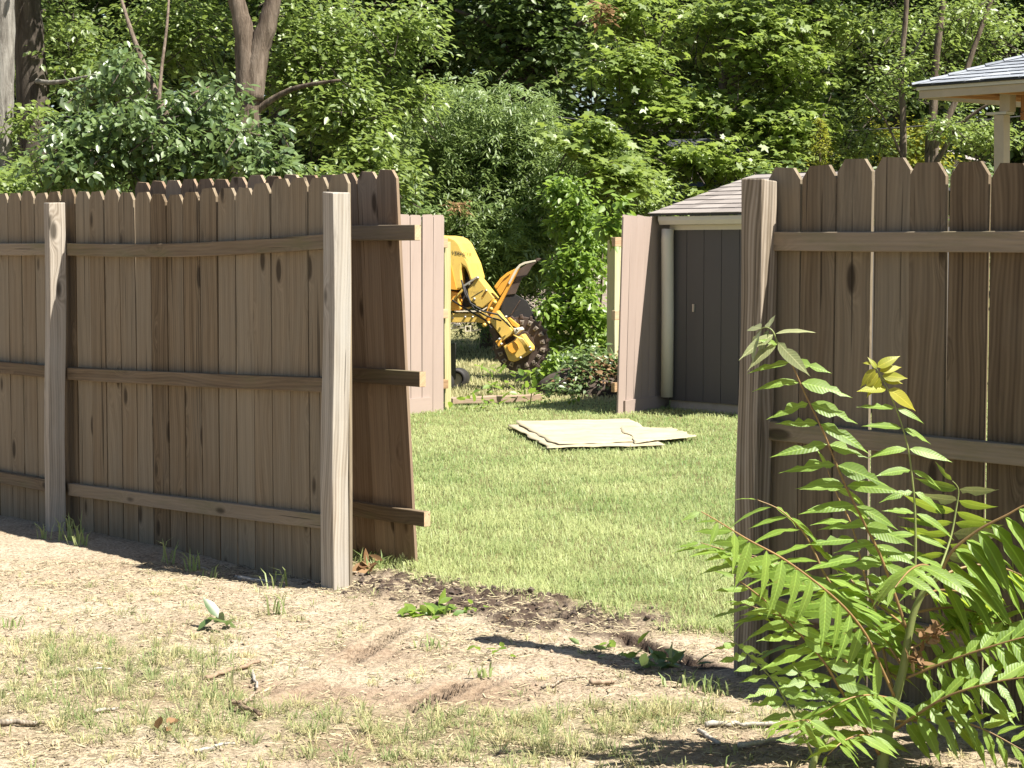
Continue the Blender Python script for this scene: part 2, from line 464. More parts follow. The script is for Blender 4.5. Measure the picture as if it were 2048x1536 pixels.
# ------------------------------------------------------------------ ground
def ellip(x, y, px, py, rx, ry, rot=0.0):
    c = G(px, py)
    dx = x - c.x; dy = y - c.y
    a = dx * math.cos(rot) + dy * math.sin(rot); b = -dx * math.sin(rot) + dy * math.cos(rot)
    return np.exp(-((a / rx) ** 2 + (b / ry) ** 2))
def seg_dist(x, y, a, b):
    ax, ay = a[0], a[1]; dx, dy = b[0] - ax, b[1] - ay
    ll = dx * dx + dy * dy
    t = ((x - ax) * dx + (y - ay) * dy) / ll
    tc = np.clip(t, 0, 1)
    return np.hypot(x - ax - tc * dx, y - ay - tc * dy), t * math.sqrt(ll), tc
TRACKS = (((690, 1330), (805, 1255), 0.06, 0.027), ((810, 1427), (935, 1372), 0.06, 0.028), ((930, 1395), (1060, 1335), 0.05, 0.010), ((540, 1415), (700, 1355), 0.05, 0.009))
def track_w(x, y):
    w = 0
    for (a, b, hw, dep) in TRACKS:
        d, al, tc = seg_dist(x, y, G(*a), G(*b))
        w = np.maximum(w, sstep(hw * 1.7, hw * 1.0, d))
    return w
def red_w(x, y):
    w = 0
    for (px, py, rx, ry) in ((560, 1375, 0.20, 0.10), (640, 1395, 0.28, 0.12), (690, 1490, 0.22, 0.30), (900, 1400, 0.25, 0.12), (740, 1310, 0.2, 0.2), (1000, 1380, 0.4, 0.12), (1480, 1500, 0.4, 0.22), (250, 1400, 0.25, 0.15), (1300, 1330, 0.4, 0.15)):
        w = w + ellip(x, y, px, py, rx, ry)
    return np.clip(w * (0.5 + fbm(x * 6, y * 6, 123, 3)), 0, 1)
def masks(x, y):
    s = (x - PC.x) * AW.x + (y - PC.y) * AW.y
    t = (x - PC.x) * U.x + (y - PC.y) * U.y
    n1 = fbm(x * 1.7, y * 1.7, 3); n2 = fbm(x * 5.0, y * 5.0, 9); n3 = fbm(x * 14.0, y * 14.0, 19, 3)
    lawn = sstep(0.28, 0.62, s + (n2 - 0.5) * 0.5 + (n3 - 0.5) * 0.25)
    back = sstep(18.6, 19.2, y + (n2 - 0.5) * 0.5)
    soil = sstep(0.34, 0.20, np.abs(s - 0.20 + (n2 - 0.5) * 0.35)) * sstep(-2.75, -2.35, t) * sstep(-0.62, -1.0, t) * (0.45 + 0.55 * sstep(0.35, 0.6, n3))
    sl, _, _ = seg_dist(x, y, G(1235, 1270), G(1420, 1335))
    soil = np.maximum(soil, sstep(0.10, 0.03, sl + (n3 - 0.5) * 0.08))
    front = (s < 0.35).astype(float)
    g = sstep(7.2, 5.0, y) * 0.16 + 0.04
    for (px, py, rx, ry, w) in ((300, 1330, 0.55, 0.45, 0.8), (560, 1440, 0.6, 0.35, 0.75), (60, 1420, 0.45, 0.4, 0.6), (1060, 1480, 0.75, 0.35, 0.95), (880, 1360, 0.28, 0.16, 0.55),
                                (1300, 1440, 0.4, 0.25, 0.6), (420, 1400, 0.5, 0.3, 0.6), (100, 1300, 0.5, 0.35, 0.35), (300, 1210, 0.6, 0.5, 0.22), (1450, 1420, 0.3, 0.2, 0.3), (730, 1500, 0.25, 0.2, 0.35)):
        g = g + w * ellip(x, y, px, py, rx, ry)
    for (px, py, rx, ry, w) in ((1150, 1330, 0.75, 0.35, 0.6), (640, 1390, 0.38, 0.16, 0.7), (700, 1300, 0.3, 0.3, 0.45), (870, 1420, 0.25, 0.12, 0.5), (680, 1460, 0.22, 0.25, 0.45), (300, 1130, 0.9, 0.35, 0.4), (1420, 1500, 0.35, 0.2, 0.3)):
        g = g - w * ellip(x, y, px, py, rx, ry)
    g = np.clip(g, 0, 1) * sstep(0.25, 0.62, n2 * 0.65 + n3 * 0.35 + np.clip(g, 0, 1) * 0.25) * front
    return s, t, lawn, back, soil, g, n1, n2, n3
def ground_z(x, y):
    s, t, lawn, back, soil, g, n1, n2, n3 = masks(x, y)
    near = sstep(16, 9, y) * sstep(-1, 3, y)
    z = (fbm(x * 0.9, y * 0.9, 41, 3) - 0.5) * 0.05 * near
    dirt = 1 - np.maximum(lawn, 0)
    z = z + dirt * near * ((n3 - 0.5) * 0.018 + (fbm(x * 34, y * 34, 51, 3) - 0.5) * 0.011)
    sl9, _, _ = seg_dist(x, y, G(1235, 1270), G(1420, 1335))
    z = z + soil * sstep(0.09, 0.20, sl9) * (0.015 + (fbm(x * 16, y * 16, 61, 3) - 0.5) * 0.085 + (fbm(x * 45, y * 45, 67, 2) - 0.5) * 0.03)
    z = z + 0.02 * lawn * near
    d, _, tc = seg_dist(x, y, G(1240, 1272), G(1400, 1328))
    z = z - 0.06 * sstep(0.045, 0.012, d + (n3 - 0.5) * 0.07)
    d, _, tc = seg_dist(x, y, G(1095, 1240), G(1125, 1246))
    z = z - 0.07 * sstep(0.06, 0.02, d)
    # tyre tread pressed into the dirt
    for (a, b, hw, dep) in TRACKS:
        ga, gb = G(*a), G(*b)
        d, along, tc = seg_dist(x, y, ga, gb)
        w = sstep(hw, hw * 0.6, d) * sstep(0.0, 0.06, tc) * sstep(1.0, 0.92, tc)
        z = z + w * (dep * np.clip(1.8 * np.sin((along + d * 0.6 + 0.014 * n3) * 2 * math.pi / 0.05), -1, 1) * (0.55 + 0.6 * n2) - dep * 0.6)
        d2 = np.abs(d - hw * 1.15)
        z = z + 0.008 * sstep(0.03, 0.0, d2) * sstep(0, 0.1, tc) * sstep(1, 0.9, tc)
    for p in (PA, PB, PC):
        r = np.hypot(x - p.x, y - p.y)
        z = z * sstep(0.05, 0.25, r)
    return z
def axis(lo, hi, step, far, grow=1.16):
    a = list(np.arange(lo, hi + 1e-6, step))
    st = step
    while a[-1] < far:
        st *= grow; a.append(a[-1] + st)
    st = step; b = []
    x = lo
    while x > -far:
        st *= grow; x -= st; b.append(x)
    return np.array(b[::-1] + a)
gx = axis(-2.75, 2.3, 0.0125, 420)
gy = axis(4.7, 9.2, 0.0125, 420)
X, Y = np.meshgrid(gx, gy)
Z = ground_z(X, Y)
s_, t_, lawn_, back_, soil_, g_, n1_, n2_, n3_ = masks(X, Y)
nx, ny = len(gx), len(gy)
idx = np.arange(nx * ny).reshape(ny, nx)
quads = np.stack([idx[:-1, :-1].ravel(), idx[:-1, 1:].ravel(), idx[1:, 1:].ravel(), idx[1:, :-1].ravel()], 1)
tint = np.stack([np.maximum(lawn_, g_ * 0.22).ravel(), soil_.ravel(), (red_w(X, Y) * (1 - lawn_)).ravel()], 1)
def ground_mat():
    m, nt, bs = new_mat('ground_soil')
    at = N(nt, 'ShaderNodeAttribute', attribute_name='tint')
    sp = N(nt, 'ShaderNodeSeparateXYZ'); L(nt, at.outputs['Vector'], sp.inputs[0])
    geo = N(nt, 'ShaderNodeNewGeometry')
    pos = geo.outputs['Position']
    a = noise(nt, pos, 1.4, 5, 0.6); b = noise(nt, pos, 9.0, 6, 0.7); c = noise(nt, pos, 70.0, 5, 0.7)
    t = math_n(nt, 'ADD', math_n(nt, 'MULTIPLY', a, 0.55), math_n(nt, 'ADD', math_n(nt, 'MULTIPLY', b, 0.3), math_n(nt, 'MULTIPLY', c, 0.3)))
    dirt = ramp(nt, t, [(0.36, (0.175, 0.112, 0.070)), (0.50, (0.335, 0.262, 0.180)), (0.68, (0.455, 0.380, 0.280))])
    grit = ramp(nt, c, [(0.38, (0.30, 0.29, 0.27)), (0.54, (1, 1, 1))])
    dirt = mixc(nt, 0.7, dirt, grit, 'MULTIPLY')
    turf = ramp(nt, b, [(0.3, (0.085, 0.080, 0.030)), (0.7, (0.205, 0.195, 0.085))])
    col = mixc(nt, sp.outputs[0], dirt, turf)
    dk = ramp(nt, b, [(0.3, (0.038, 0.027, 0.021)), (0.7, (0.095, 0.066, 0.048))])
    col = mixc(nt, math_n(nt, 'MULTIPLY', sp.outputs[2], 0.6), col, ramp(nt, t, [(0.36, (0.105, 0.066, 0.043)), (0.6, (0.225, 0.150, 0.101))]))
    col = mixc(nt, sp.outputs[1], col, dk)
    L(nt, col, bs.inputs['Base Color'])
    bs.inputs['Roughness'].default_value = 0.95
    bs.inputs['Specular IOR Level'].default_value = 0.15
    h = math_n(nt, 'ADD', math_n(nt, 'MULTIPLY', b, 0.6), math_n(nt, 'MULTIPLY', c, 0.5))
    bump(nt, bs, h, 0.9, 0.03)
    return m
gm = np_mesh('ground', np.stack([X.ravel(), Y.ravel(), Z.ravel()], 1), quads, ground_mat(), tint, True)
tag(link('ground', gm), 'tan dirt and turf ground of the two yards', 'ground', kind='structure')

def gz(x, y):
    return float(ground_z(np.array([x]), np.array([y]))[0])

# ------------------------------------------------------------------ wooden fences
def picket_mesh(w, h, th=0.016, ear=0.032, cut=0.0, rough=0.0):
    o = [(-w / 2, 0), (w / 2, 0), (w / 2, h - ear), (w / 2 - ear * 0.9, h + random.uniform(-.002, .002)), (-w / 2 + ear * 0.9, h + random.uniform(-.003, .003)), (-w / 2, h - ear)]
    # a couple of extra stations so the board can bow a little
    mb = MB()
    zs = [-0.05, 0.45, 0.9, 1.35, h - ear]
    bow = random.uniform(-0.004, 0.004); cup = random.uniform(-0.002, 0.002)
    ring = []
    for z in zs:
        k = math.sin(math.pi * z / h) * bow
        ring.append([(-w / 2 + k, 0, z), (w / 2 + k, 0, z), (w / 2 + k, th, z), (-w / 2 + k, th, z)])
    vs = [p for r in ring for p in r]; fs = [(3, 2, 1, 0)]
    for i in range(len(zs) - 1):
        for k in range(4):
            fs.append((i * 4 + k, i * 4 + (k + 1) % 4, i * 4 + 4 + (k + 1) % 4, i * 4 + 4 + k))
    b = (len(zs) - 1) * 4
    e = ear * 0.72
    t0 = len(vs)
    ha, hb = h + random.uniform(-.003, .003), h + random.uniform(-.003, .003)
    vs += [(-w / 2 + e, 0, ha), (w / 2 - e, 0, hb), (w / 2 - e, th, hb), (-w / 2 + e, th, ha)]
    fs += [(b, b + 1, t0 + 1, t0), (b + 1, b + 2, t0 + 2, t0 + 1), (b + 2, b + 3, t0 + 3, t0 + 2), (b + 3, b, t0, t0 + 3), (t0, t0 + 1, t0 + 2, t0 + 3)]
    mb.add(vs, fs)
    return mb
def picket_set(mat, w, h, n=8, **k):
    return [picket_mesh(w, h, **k).mesh('picket', mat) for _ in range(n)]
def rail_obj(parent, a, b, mat, th=0.038, ht=0.066, sag=0.0, name='rail', rough=0.002):
    """a rail from a to b in the parent's frame, grain along its own Z"""
    a, b = Vector(a), Vector(b)
    ln = (b - a).length
    n = 7
    mb = MB(); pts = []
    for i in range(n):
        z = ln * i / (n - 1)
        dv = -sag * math.sin(math.pi * i / (n - 1))
        j = [random.uniform(-rough, rough) for _ in range(4)]
        pts.append([(-ht / 2 + dv + j[0], -th / 2, z), (ht / 2 + dv + j[1], -th / 2, z), (ht / 2 + dv + j[2], th / 2, z), (-ht / 2 + dv + j[3], th / 2, z)])
    vs = [p for r in pts for p in r]; fs = [(3, 2, 1, 0)]
    for i in range(n - 1):
        for k in range(4):
            fs.append((i * 4 + k, i * 4 + (k + 1) % 4, i * 4 + 4 + (k + 1) % 4, i * 4 + 4 + k))
    e = (n - 1) * 4
    fs.append((e, e + 1, e + 2, e + 3))
    mb.add(vs, fs)
    d = (b - a).normalized()
    up = Vector((0, 0, 1))
    zc = d
    xc = (up - zc * up.dot(zc)).normalized()      # piece X points up
    yc = zc.cross(xc)
    M = Matrix((xc, yc, zc)).transposed()
    o = mb.build(name, mat, parent, bevel=0.003)
    o.location = a
    o.rotation_euler = M.to_euler()
    return o
def post_obj(parent, loc, h, mat, w=0.089, twist=(0, 0), lean=(0, 0), name='post', depth=0.25):
    n = 9
    mb = MB(); vs = []; fs = []
    for i in range(n):
        z = -depth + (h + depth) * i / (n - 1)
        a = twist[0] + (twist[1] - twist[0]) * i / (n - 1)
        ox = 0.004 * math.sin(i * 1.3); oy = 0.003 * math.cos(i * 1.1)
        for (sx, sy) in ((-1, -1), (1, -1), (1, 1), (-1, 1)):
            x, y = sx * w / 2, sy * w / 2
            vs.append((x * math.cos(a) - y * math.sin(a) + ox, x * math.sin(a) + y * math.cos(a) + oy, z + (random.uniform(-.004, .006) if i == n - 1 else 0)))
    fs.append((3, 2, 1, 0))
    for i in range(n - 1):
        for k in range(4):
            fs.append((i * 4 + k, i * 4 + (k + 1) % 4, i * 4 + 4 + (k + 1) % 4, i * 4 + 4 + k))
    e = (n - 1) * 4
    fs.append((e, e + 1, e + 2, e + 3))
    mb.add(vs, fs)
    o = mb.build(name, mat, parent, loc=loc, rot=(lean[0], lean[1], 0), bevel=0.004)
    return o
RAILZ = (1.525, 0.868, 0.255)
SET_F = picket_set(MAT['fence'], 0.138, 1.80, 10, ear=0.040)
def run(parent, x0, x1, top, gap, meshes, y=0.064, jitter=0.012, h=1.80, name='picket', w=0.139):
    x = x0
    out = []
    i = 0
    while x + w <= x1 + 0.01:
        me = meshes[random.randrange(len(meshes))]
        zt = top(x + w / 2) + random.uniform(-jitter, jitter)
        o = link(name, me, parent, (x + w / 2, y + random.uniform(0, 0.003), zt - h), (random.uniform(-.002, .002), random.uniform(-.004, .004), 0))
        out.append(o)
        x += w + random.uniform(*gap)
        i += 1
    return out

# left run: two posts and the pickets behind them
fl = empty('wooden_fence', PB, UZ)
tag(fl, 'long brown weathered picket fence run with two posts, beside the dirt patch', 'fence', 'weathered fence runs')
post_obj(fl, (0, 0, 0), 1.742, MAT['post'], twist=(R(4), R(-6)), lean=(0, R(1.3)))
post_obj(fl, (-SPAN, -0.028, 0), 1.738, MAT['post'], twist=(R(-16), R(-12)), lean=(R(-0.5), R(0.9)))
post_obj(fl, (-2 * SPAN, 0, 0), 1.74, MAT['post'], lean=(0, R(0.5)))
def top_l(x):
    a = -x / SPAN
    return 1.812 - 0.042 * math.sin(math.pi * min(1, max(0, a))) ** 2 + (0.012 if a < 0.52 else -0.006) - 0.02 * max(0, a - 1)
run(fl, -2 * SPAN - 0.12, 0.085, top_l, (0.005, 0.010), SET_F)
for k, z in enumerate(RAILZ):
    za, zb = z + (0.008, 0.028, 0.026)[k], z + (-0.028, -0.03, -0.035)[k]
    rail_obj(fl, (-SPAN + 0.046, 0.043, zb), (-0.046, 0.043, za), MAT['rail'], sag=(0.022, 0.004, 0.003)[k])
    rail_obj(fl, (-2 * SPAN + 0.046, 0.043, zb + 0.01), (-SPAN - 0.046, 0.043, zb), MAT['rail'], sag=0.006)

# right run
fr = empty('wooden_fence', PC, UZ)
tag(fr, 'brown picket fence with daylight gaps and split post, behind the sapling', 'fence', 'weathered fence runs')
post_obj(fr, (0, 0, 0), 1.735, MAT['post'], twist=(R(-3), R(3)), lean=(0, R(0.9)))
post_obj(fr, (SPAN, 0, 0), 1.74, MAT['post'])
run(fr, 0.005, SPAN + 0.1, lambda x: 1.783 - 0.002 * x + 0.006 * math.sin(x * 4), (0.004, 0.013), picket_set(MAT['fence_dark'], 0.143, 1.80, 10, ear=0.044), w=0.143)
for k, z in enumerate(RAILZ):
    rail_obj(fr, (0.046, 0.043, z), (SPAN - 0.046, 0.043, z - 0.015 * k), MAT['rail'], sag=0.004)

# the panel that was taken out, leaning behind the left run
b0 = G(825, 1140)
pn = empty('fence_panel', (b0.x, b0.y, 0.0), UZ + R(2.0))
tag(pn, 'removed fence panel leaning behind the left run, rail ends sticking out', 'fence panel')
lean = R(-3.4)
SET_P = picket_set(MAT['panel'], 0.139, 1.82, 8, ear=0.040)
cl, sl_ = math.cos(lean), math.sin(lean)
def tilt(x, y, z):
    return (x, y * cl + z * sl_, -y * sl_ + z * cl)
for i in range(15):
    h = 1.85 + random.uniform(-.008, .008)
    x = -0.07 - i * 0.1425
    link('picket', SET_P[i % 8], pn, tilt(x, 0.02, h - 1.81), (-lean, random.uniform(-.003, .003), 0))
for o in pn.children:
    o.rotation_euler = (-lean, o.rotation_euler[1], 0)
for k, z in enumerate((1.575, 0.905, 0.255)):
    ex = (0.15, 0.135, 0.12)[k]
    r_ = rail_obj(pn, tilt(-2.15, -0.002, z), tilt(ex, -0.002, z), MAT['rail'], ht=0.07, sag=0.0)
    MB().box(-0.034, 0.034, -0.0185, 0.0185, 0.0, 0.0025).build('sawn_end', MAT['raw_end'], r_, loc=(0, 0, ex + 2.15 + 0.0005))

# ------------------------------------------------------------------ pink painted fences across the yard
VD = Vector((0.655, 0.756, 0)); VD.normalize()
VZ = math.atan2(VD.y, VD.x)
SET_PK = picket_set(MAT['pink'], 0.139, 1.80, 6, ear=0.022)
e0 = G(887, 823)
pl = empty('pink_fence', (e0.x, e0.y, 0), VZ)
tag(pl, 'pink painted fence panel with a pale treated post, left of the yellow grinder', 'fence', 'pink painted fences')
for i in range(14):
    link('picket', SET_PK[i % 6], pl, (-0.07 - i * 0.1445, 0, 0.005 + random.uniform(-.006, .006)), (0, random.uniform(-.003, .003) + (0.006 if i < 2 else 0), 0))
for i in range(2):
    MB().box(-0.07, 0.07, -0.009, 0.009, 0, 0.9 + 0.25 * i).build('kick_board', MAT['pink'], pl, loc=(-0.18 - i * (0.9 + 0.01), -0.012, 0.075), rot=(0, R(-90), 0))
for z in (1.55, 0.9, 0.25):
    rail_obj(pl, (-2.0, 0.036, z), (0.085, 0.036, z), MAT['raw_end'], ht=0.085)
post_obj(pl, (0.115, 0.105, 0), 1.56, MAT['treated'], w=0.10, twist=(R(8), R(8)))
# right: leaning panel next to the shed
e1 = G(1236, 830)
V2 = Vector((0.52, 0.854, 0)); V2.normalize()
pr = empty('pink_fence', (e1.x, e1.y, 0), math.atan2(V2.y, V2.x))
tag(pr, 'pink painted fence panel tilted against the shed, crossed by a diagonal shadow', 'fence', 'pink painted fences')
for i in range(7):
    k = 0.052 - 0.006 * i
    link('picket', SET_PK[(i + 3) % 6], pr, (0.07 + i * 0.148, 0, 0.0 + random.uniform(-.006, .006)), (0, k, 0))
MB().box(-0.062, 0.062, -0.009, 0.009, 0, 0.85).build('kick_board', MAT['pink'], pr, loc=(0.10, -0.013, 0.062), rot=(0, R(90), 0))
for z in (1.56, 0.9, 0.25):
    rail_obj(pr, (-0.03, 0.036, z), (0.98, 0.036, z), MAT['raw_end'], ht=0.085)
q_ = P(1229, 600, 20.9); q_.z = 0; q_ = q_ - Vector((e1.x, e1.y, 0)); za_ = -math.atan2(V2.y, V2.x)
post_obj(pr, (q_.x * math.cos(za_) - q_.y * math.sin(za_), q_.x * math.sin(za_) + q_.y * math.cos(za_), 0), 1.62, MAT['treated'], w=0.115, twist=(R(-14), R(-14)))

# ------------------------------------------------------------------ shed
sc0 = P(1338, 800, 18.18); sc0.z = 0
sh = empty('garden_shed', sc0, UZ)
tag(sh, 'low dark grey garden shed with tan shingle roof and cream downspout', 'shed')
SW, SD_, SHH = 1.7, 2.2, 1.70
MB().box(0.0, SW, 0.02, 0.10, 0.0, 0.09).box(0, 0.08, 0.1, SD_, 0, 0.09).build('footing', MAT['concrete'], sh)
def panel_wall(x0, x1, y, n):
    w = (x1 - x0) / n
    for i in range(n):
        MB().box(x0 + i * w + 0.003, x0 + (i + 1) * w - 0.003, y, y + 0.02, 0.09, SHH).build('wall_panel', MAT['shed'], sh)
panel_wall(0.0, SW, 0.0, 8)
MB().box(0.01, SW, 0.022, SD_, 0.08, SHH + 0.0).build('wall_core', MAT['shed'], sh)
MB().tube([(0.03, -0.06, SHH - 0.02), (0.03, -0.065, SHH - 0.12), (0.035, -0.062, 0.9), (0.03, -0.06, 0.12)], 0.058, 10).build('downspout', MAT['trim'], sh, smooth=True)
gp = [(-0.03, -0.02, SHH + 0.02), (-0.03, -0.11, SHH + 0.02), (-0.03, -0.13, SHH + 0.06), (-0.03, -0.13, SHH + 0.095), (-0.03, -0.02, SHH + 0.095)]
MB().prism(gp, (SW + 0.06, 0, 0)).build('gutter', MAT['trim'], sh)
MB().box(0.005, SW, -0.012, -0.002, SHH - 0.03, SHH + 0.019).build('fascia', MAT['trim'], sh)
MB().box(0.30, 0.318, -0.018, -0.001, 0.92, 0.99).build('latch', MAT['steel'], sh)
slope = math.atan2(0.43, 1.62)
rf = MB()
rl = 1.55
def roof_pt(x, t, h=0.0):
    return Vector((x, -0.15 + t * math.cos(slope) - h * math.sin(slope), SHH + 0.102 + t * math.sin(slope) + h * math.cos(slope)))
rf.prism([roof_pt(-0.12, 0), roof_pt(-0.12, rl), roof_pt(-0.12, rl, 0.02), roof_pt(-0.12, 0, 0.02)], (SW + 0.2, 0, 0))
ro = rf.build('roof', MAT['dark_roof'], sh)
nrow = 9
for r_i in range(nrow):
    t0 = -0.015 + r_i * rl / nrow
    x = -0.125 + (r_i % 2) * -0.0
    first = True
    while x < SW + 0.05:
        w = random.uniform(0.16, 0.34) if not first else random.uniform(0.1, 0.3)
        first = False
        x1 = min(x + w, SW + 0.08)
        lift = 0.0215 + random.uniform(0.0005, 0.003)
        vs = [roof_pt(x + 0.002, t0, lift + 0.006), roof_pt(x1 - 0.002, t0, lift + 0.006), roof_pt(x1 - 0.002, t0 + rl / nrow + 0.02, 0.0215), roof_pt(x + 0.002, t0 + rl / nrow + 0.02, 0.0215)]
        mb = MB(); mb.prism(vs, roof_pt(0, 0, -0.006) - roof_pt(0, 0, 0)) if False else mb.add(vs + [v - (roof_pt(0, 0, 0.006) - roof_pt(0, 0, 0)) for v in vs], [(0, 1, 2, 3), (4, 7, 6, 5), (0, 4, 5, 1), (1, 5, 6, 2), (2, 6, 7, 3), (3, 7, 4, 0)])
        mb.build('shingle', MAT['shingle_tan'], ro)
        x = x1
# far slope of the roof
MB().prism([roof_pt(-0.12, rl, 0.0), roof_pt(-0.12, rl, 0.03), roof_pt(-0.12, rl, 0.03) + Vector((0, 1.2, -0.38)), roof_pt(-0.12, rl, 0) + Vector((0, 1.2, -0.38))], (SW + 0.2, 0, 0)).build('back_slope', MAT['dark_roof'], sh)

# ------------------------------------------------------------------ pavilion behind the right run
gd = 22.0
g0 = P(1838, 197, gd)
gzb = empty('pavilion', (g0.x, g0.y, 0), UZ)
tag(gzb, 'open timber pavilion with grey hipped roof above the picket tops', 'pavilion')
gh = g0.z
MB().box(0, 3.4, 0, 0.04, gh, gh + 0.085).build('fascia', MAT['fascia'], gzb)
MB().box(-0.02, 3.4, -0.022, 0.03, gh + 0.088, gh + 0.125).build('drip_board', MAT['trim'], gzb)
MB().box(0.0, 0.04, 0.042, 3.2, gh, gh + 0.085).build('fascia', MAT['fascia'], gzb)
for i in range(9):
    x = 0.28 + i * 0.36
    rail_obj(gzb, (x, 0.045, gh + 0.044), (x + 0.55, 1.2, gh + 0.010), MAT['cedar'], th=0.045, ht=0.085, name='rafter')
pp = P(2008, 240, gd - 0.6)
tpx = 0.865
post_obj(gzb, (tpx, 0.34, 0), gh - 0.21, MAT['fascia'], w=0.125, depth=0.0)
MB().box(tpx - 0.16, tpx + 0.10, 0.26, 0.42, gh - 0.208, gh - 0.18).build('post_cap', MAT['trim'], gzb)
MB().box(tpx + 0.0, tpx + 0.13, 0.28, 0.40, gh - 0.178, gh + 0.2).build('king_block', MAT['fascia'], gzb)
MB().box(tpx + 0.17, 3.3, 0.43, 0.5, gh - 0.27, gh - 0.19).build('beam', MAT['cedar'], gzb)
MB().box(tpx + 0.16, tpx + 0.26, 0.45, 0.55, gh - 0.18, gh + 0.28).build('brace', MAT['cedar'], gzb)
MB().box(tpx + 0.30, tpx + 0.95, 0.62, 0.70, gh - 0.16, gh + 0.30).build('fan_board', MAT['slate_wall'], gzb)
post_obj(gzb, (3.2, 0.34, 0), gh - 0.21, MAT['fascia'], w=0.125, depth=0.0)
post_obj(gzb, (0.5, 3.0, 0), gh - 0.0, MAT['fascia'], w=0.125, depth=0.0)
# hipped roof: two slopes meeting on a hip line, shingled in courses
apex = Vector((1.7, 1.6, gh + 0.13 + 0.62))
c00 = Vector((-0.06, -0.06, gh + 0.13)); c10 = Vector((3.5, -0.06, gh + 0.13)); c01 = Vector((-0.06, 3.3, gh + 0.13))
gr = MB().add([c00, c10, apex, c01, c00 + Vector((0, 0, .012)), c10 + Vector((0, 0, .012)), apex + Vector((0, 0, .012)), c01 + Vector((0, 0, .012))], [(0, 2, 1), (0, 3, 2), (4, 5, 6), (4, 6, 7), (0, 1, 5, 4), (0, 4, 7, 3)]).build('roof', MAT['dark_roof'], gzb)
rows = 13
for r_i in range(rows):
    f0, f1 = r_i / rows, (r_i + 1.15) / rows
    a0, b0_ = c00.lerp(apex, f0), c10.lerp(apex, f0)
    a1, b1_ = c00.lerp(apex, min(1, f1)), c10.lerp(apex, min(1, f1))
    n_ = max(2, int((b0_ - a0).length / 0.30))
    cuts = sorted([0, 1] + [min(0.98, max(0.02, (k + random.uniform(-.3, .3)) / n_)) for k in range(1, n_)])
    nn = (c10 - c00).cross(apex - c00).normalized()
    for k in range(len(cuts) - 1):
        q = [a0.lerp(b0_, cuts[k] + 0.002), a0.lerp(b0_, cuts[k + 1] - 0.002), a1.lerp(b1_, cuts[k + 1] - 0.002), a1.lerp(b1_, cuts[k] + 0.002)]
        lift = random.uniform(0.026, 0.032)
        q = [q[0] + nn * lift, q[1] + nn * lift, q[2] + nn * 0.017, q[3] + nn * 0.017]
        MB().add(q + [p - nn * 0.007 for p in q], [(0, 1, 2, 3), (4, 7, 6, 5), (0, 4, 5, 1), (1, 5, 6, 2), (2, 6, 7, 3), (3, 7, 4, 0)]).build('shingle', MAT['shingle_grey'], gr)
hipd = (apex - c00)
for k in range(12):
    a = c00.lerp(apex, k / 12) + Vector((0, 0, 0.045)); b = c00.lerp(apex, (k + 1.2) / 12) + Vector((0, 0, 0.032))
    side = Vector((-hipd.y, hipd.x, 0)).normalized() * 0.075
    dn = Vector((0, 0, -0.028))
    MB().add([a - side + dn, a, a + side + dn, b + side + dn, b, b - side + dn], [(0, 1, 4, 5), (1, 2, 3, 4)]).build('hip_shingle', MAT['shingle_grey'], gr)

# ------------------------------------------------------------------ buildings glimpsed behind the trees
h0 = P(1297, 440, 31); hs = empty('outbuilding', (h0.x, h0.y, 0), UZ + R(20))
tag(hs, 'dark slate outbuilding behind the shed, its roof edge just showing', 'building')
wz = P(1297, 412, 31).z
MB().box(0, 1.5, 0, 3.4, 0, wz).build('wall', MAT['slate_wall'], hs)
MB().prism([(-0.05, -0.12, wz + 0.002), (-0.05, 1.7, wz + 1.0), (-0.05, 3.52, wz + 0.002)], (0.06, 0, 0)).build('gable', MAT['slate_wall'], hs)
MB().add([(-0.35, -0.35, wz - 0.10), (1.7, -0.35, wz - 0.10), (1.7, 1.7, wz + 1.07), (-0.35, 1.7, wz + 1.07), (-0.35, -0.35, wz - 0.03), (1.7, -0.35, wz - 0.03), (1.7, 1.7, wz + 1.14), (-0.35, 1.7, wz + 1.14)],
         [(0, 3, 2, 1), (4, 5, 6, 7), (0, 1, 5, 4), (1, 2, 6, 5), (2, 3, 7, 6), (3, 0, 4, 7)]).build('roof', MAT['dark_roof'], hs)
MB().box(0.0, 0.18, -0.20, -0.01, wz - 0.22, wz - 0.10).build('vent_box', MAT['trim'], hs)
h1 = P(860, 600, 39); hb = empty('neighbour_house', (h1.x, h1.y, 0), R(4))
tag(hb, 'beige sided house half hidden behind the drooping foliage', 'house')
for i in range(14):
    MB().box(0, 4.6, 0.0 + 0.012 * 0, 0.03, 0.25 + i * 0.16, 0.25 + i * 0.16 + 0.152).build('siding_board', MAT['beige_wall'], hb, rot=(R(-1.2), 0, 0))
MB().box(0, 4.6, 0.08, 4, 0, 2.30).build('wall', MAT['beige_wall'], hb)
MB().box(1.4, 2.3, -0.12, -0.06, 0.95, 2.0).build('window', MAT['window_dark'], hb)
MB().prism([(-0.3, -0.4, 2.5), (-0.3, 2.0, 3.0), (-0.3, 4.4, 2.5)], (5.2, 0, 0)).build('roof', MAT['dark_roof'], hb)
h2 = P(1795, 320, 52); hf = empty('distant_house', (h2.x, h2.y, 0), R(-25))
tag(hf, 'pale roof of a distant house glimpsed between thin stems', 'house')
MB().box(0, 1.5, 0, 3, 0, P(1800, 318, 52).z).build('wall', MAT['beige_wall'], hf)
zz = P(1800, 318, 52).z
MB().prism([(-0.2, -0.4, zz), (0.75, -0.4, zz + 0.35), (1.7, -0.4, zz)], (0, 3.6, 0)).build('roof', MAT['shingle_tan'], hf)
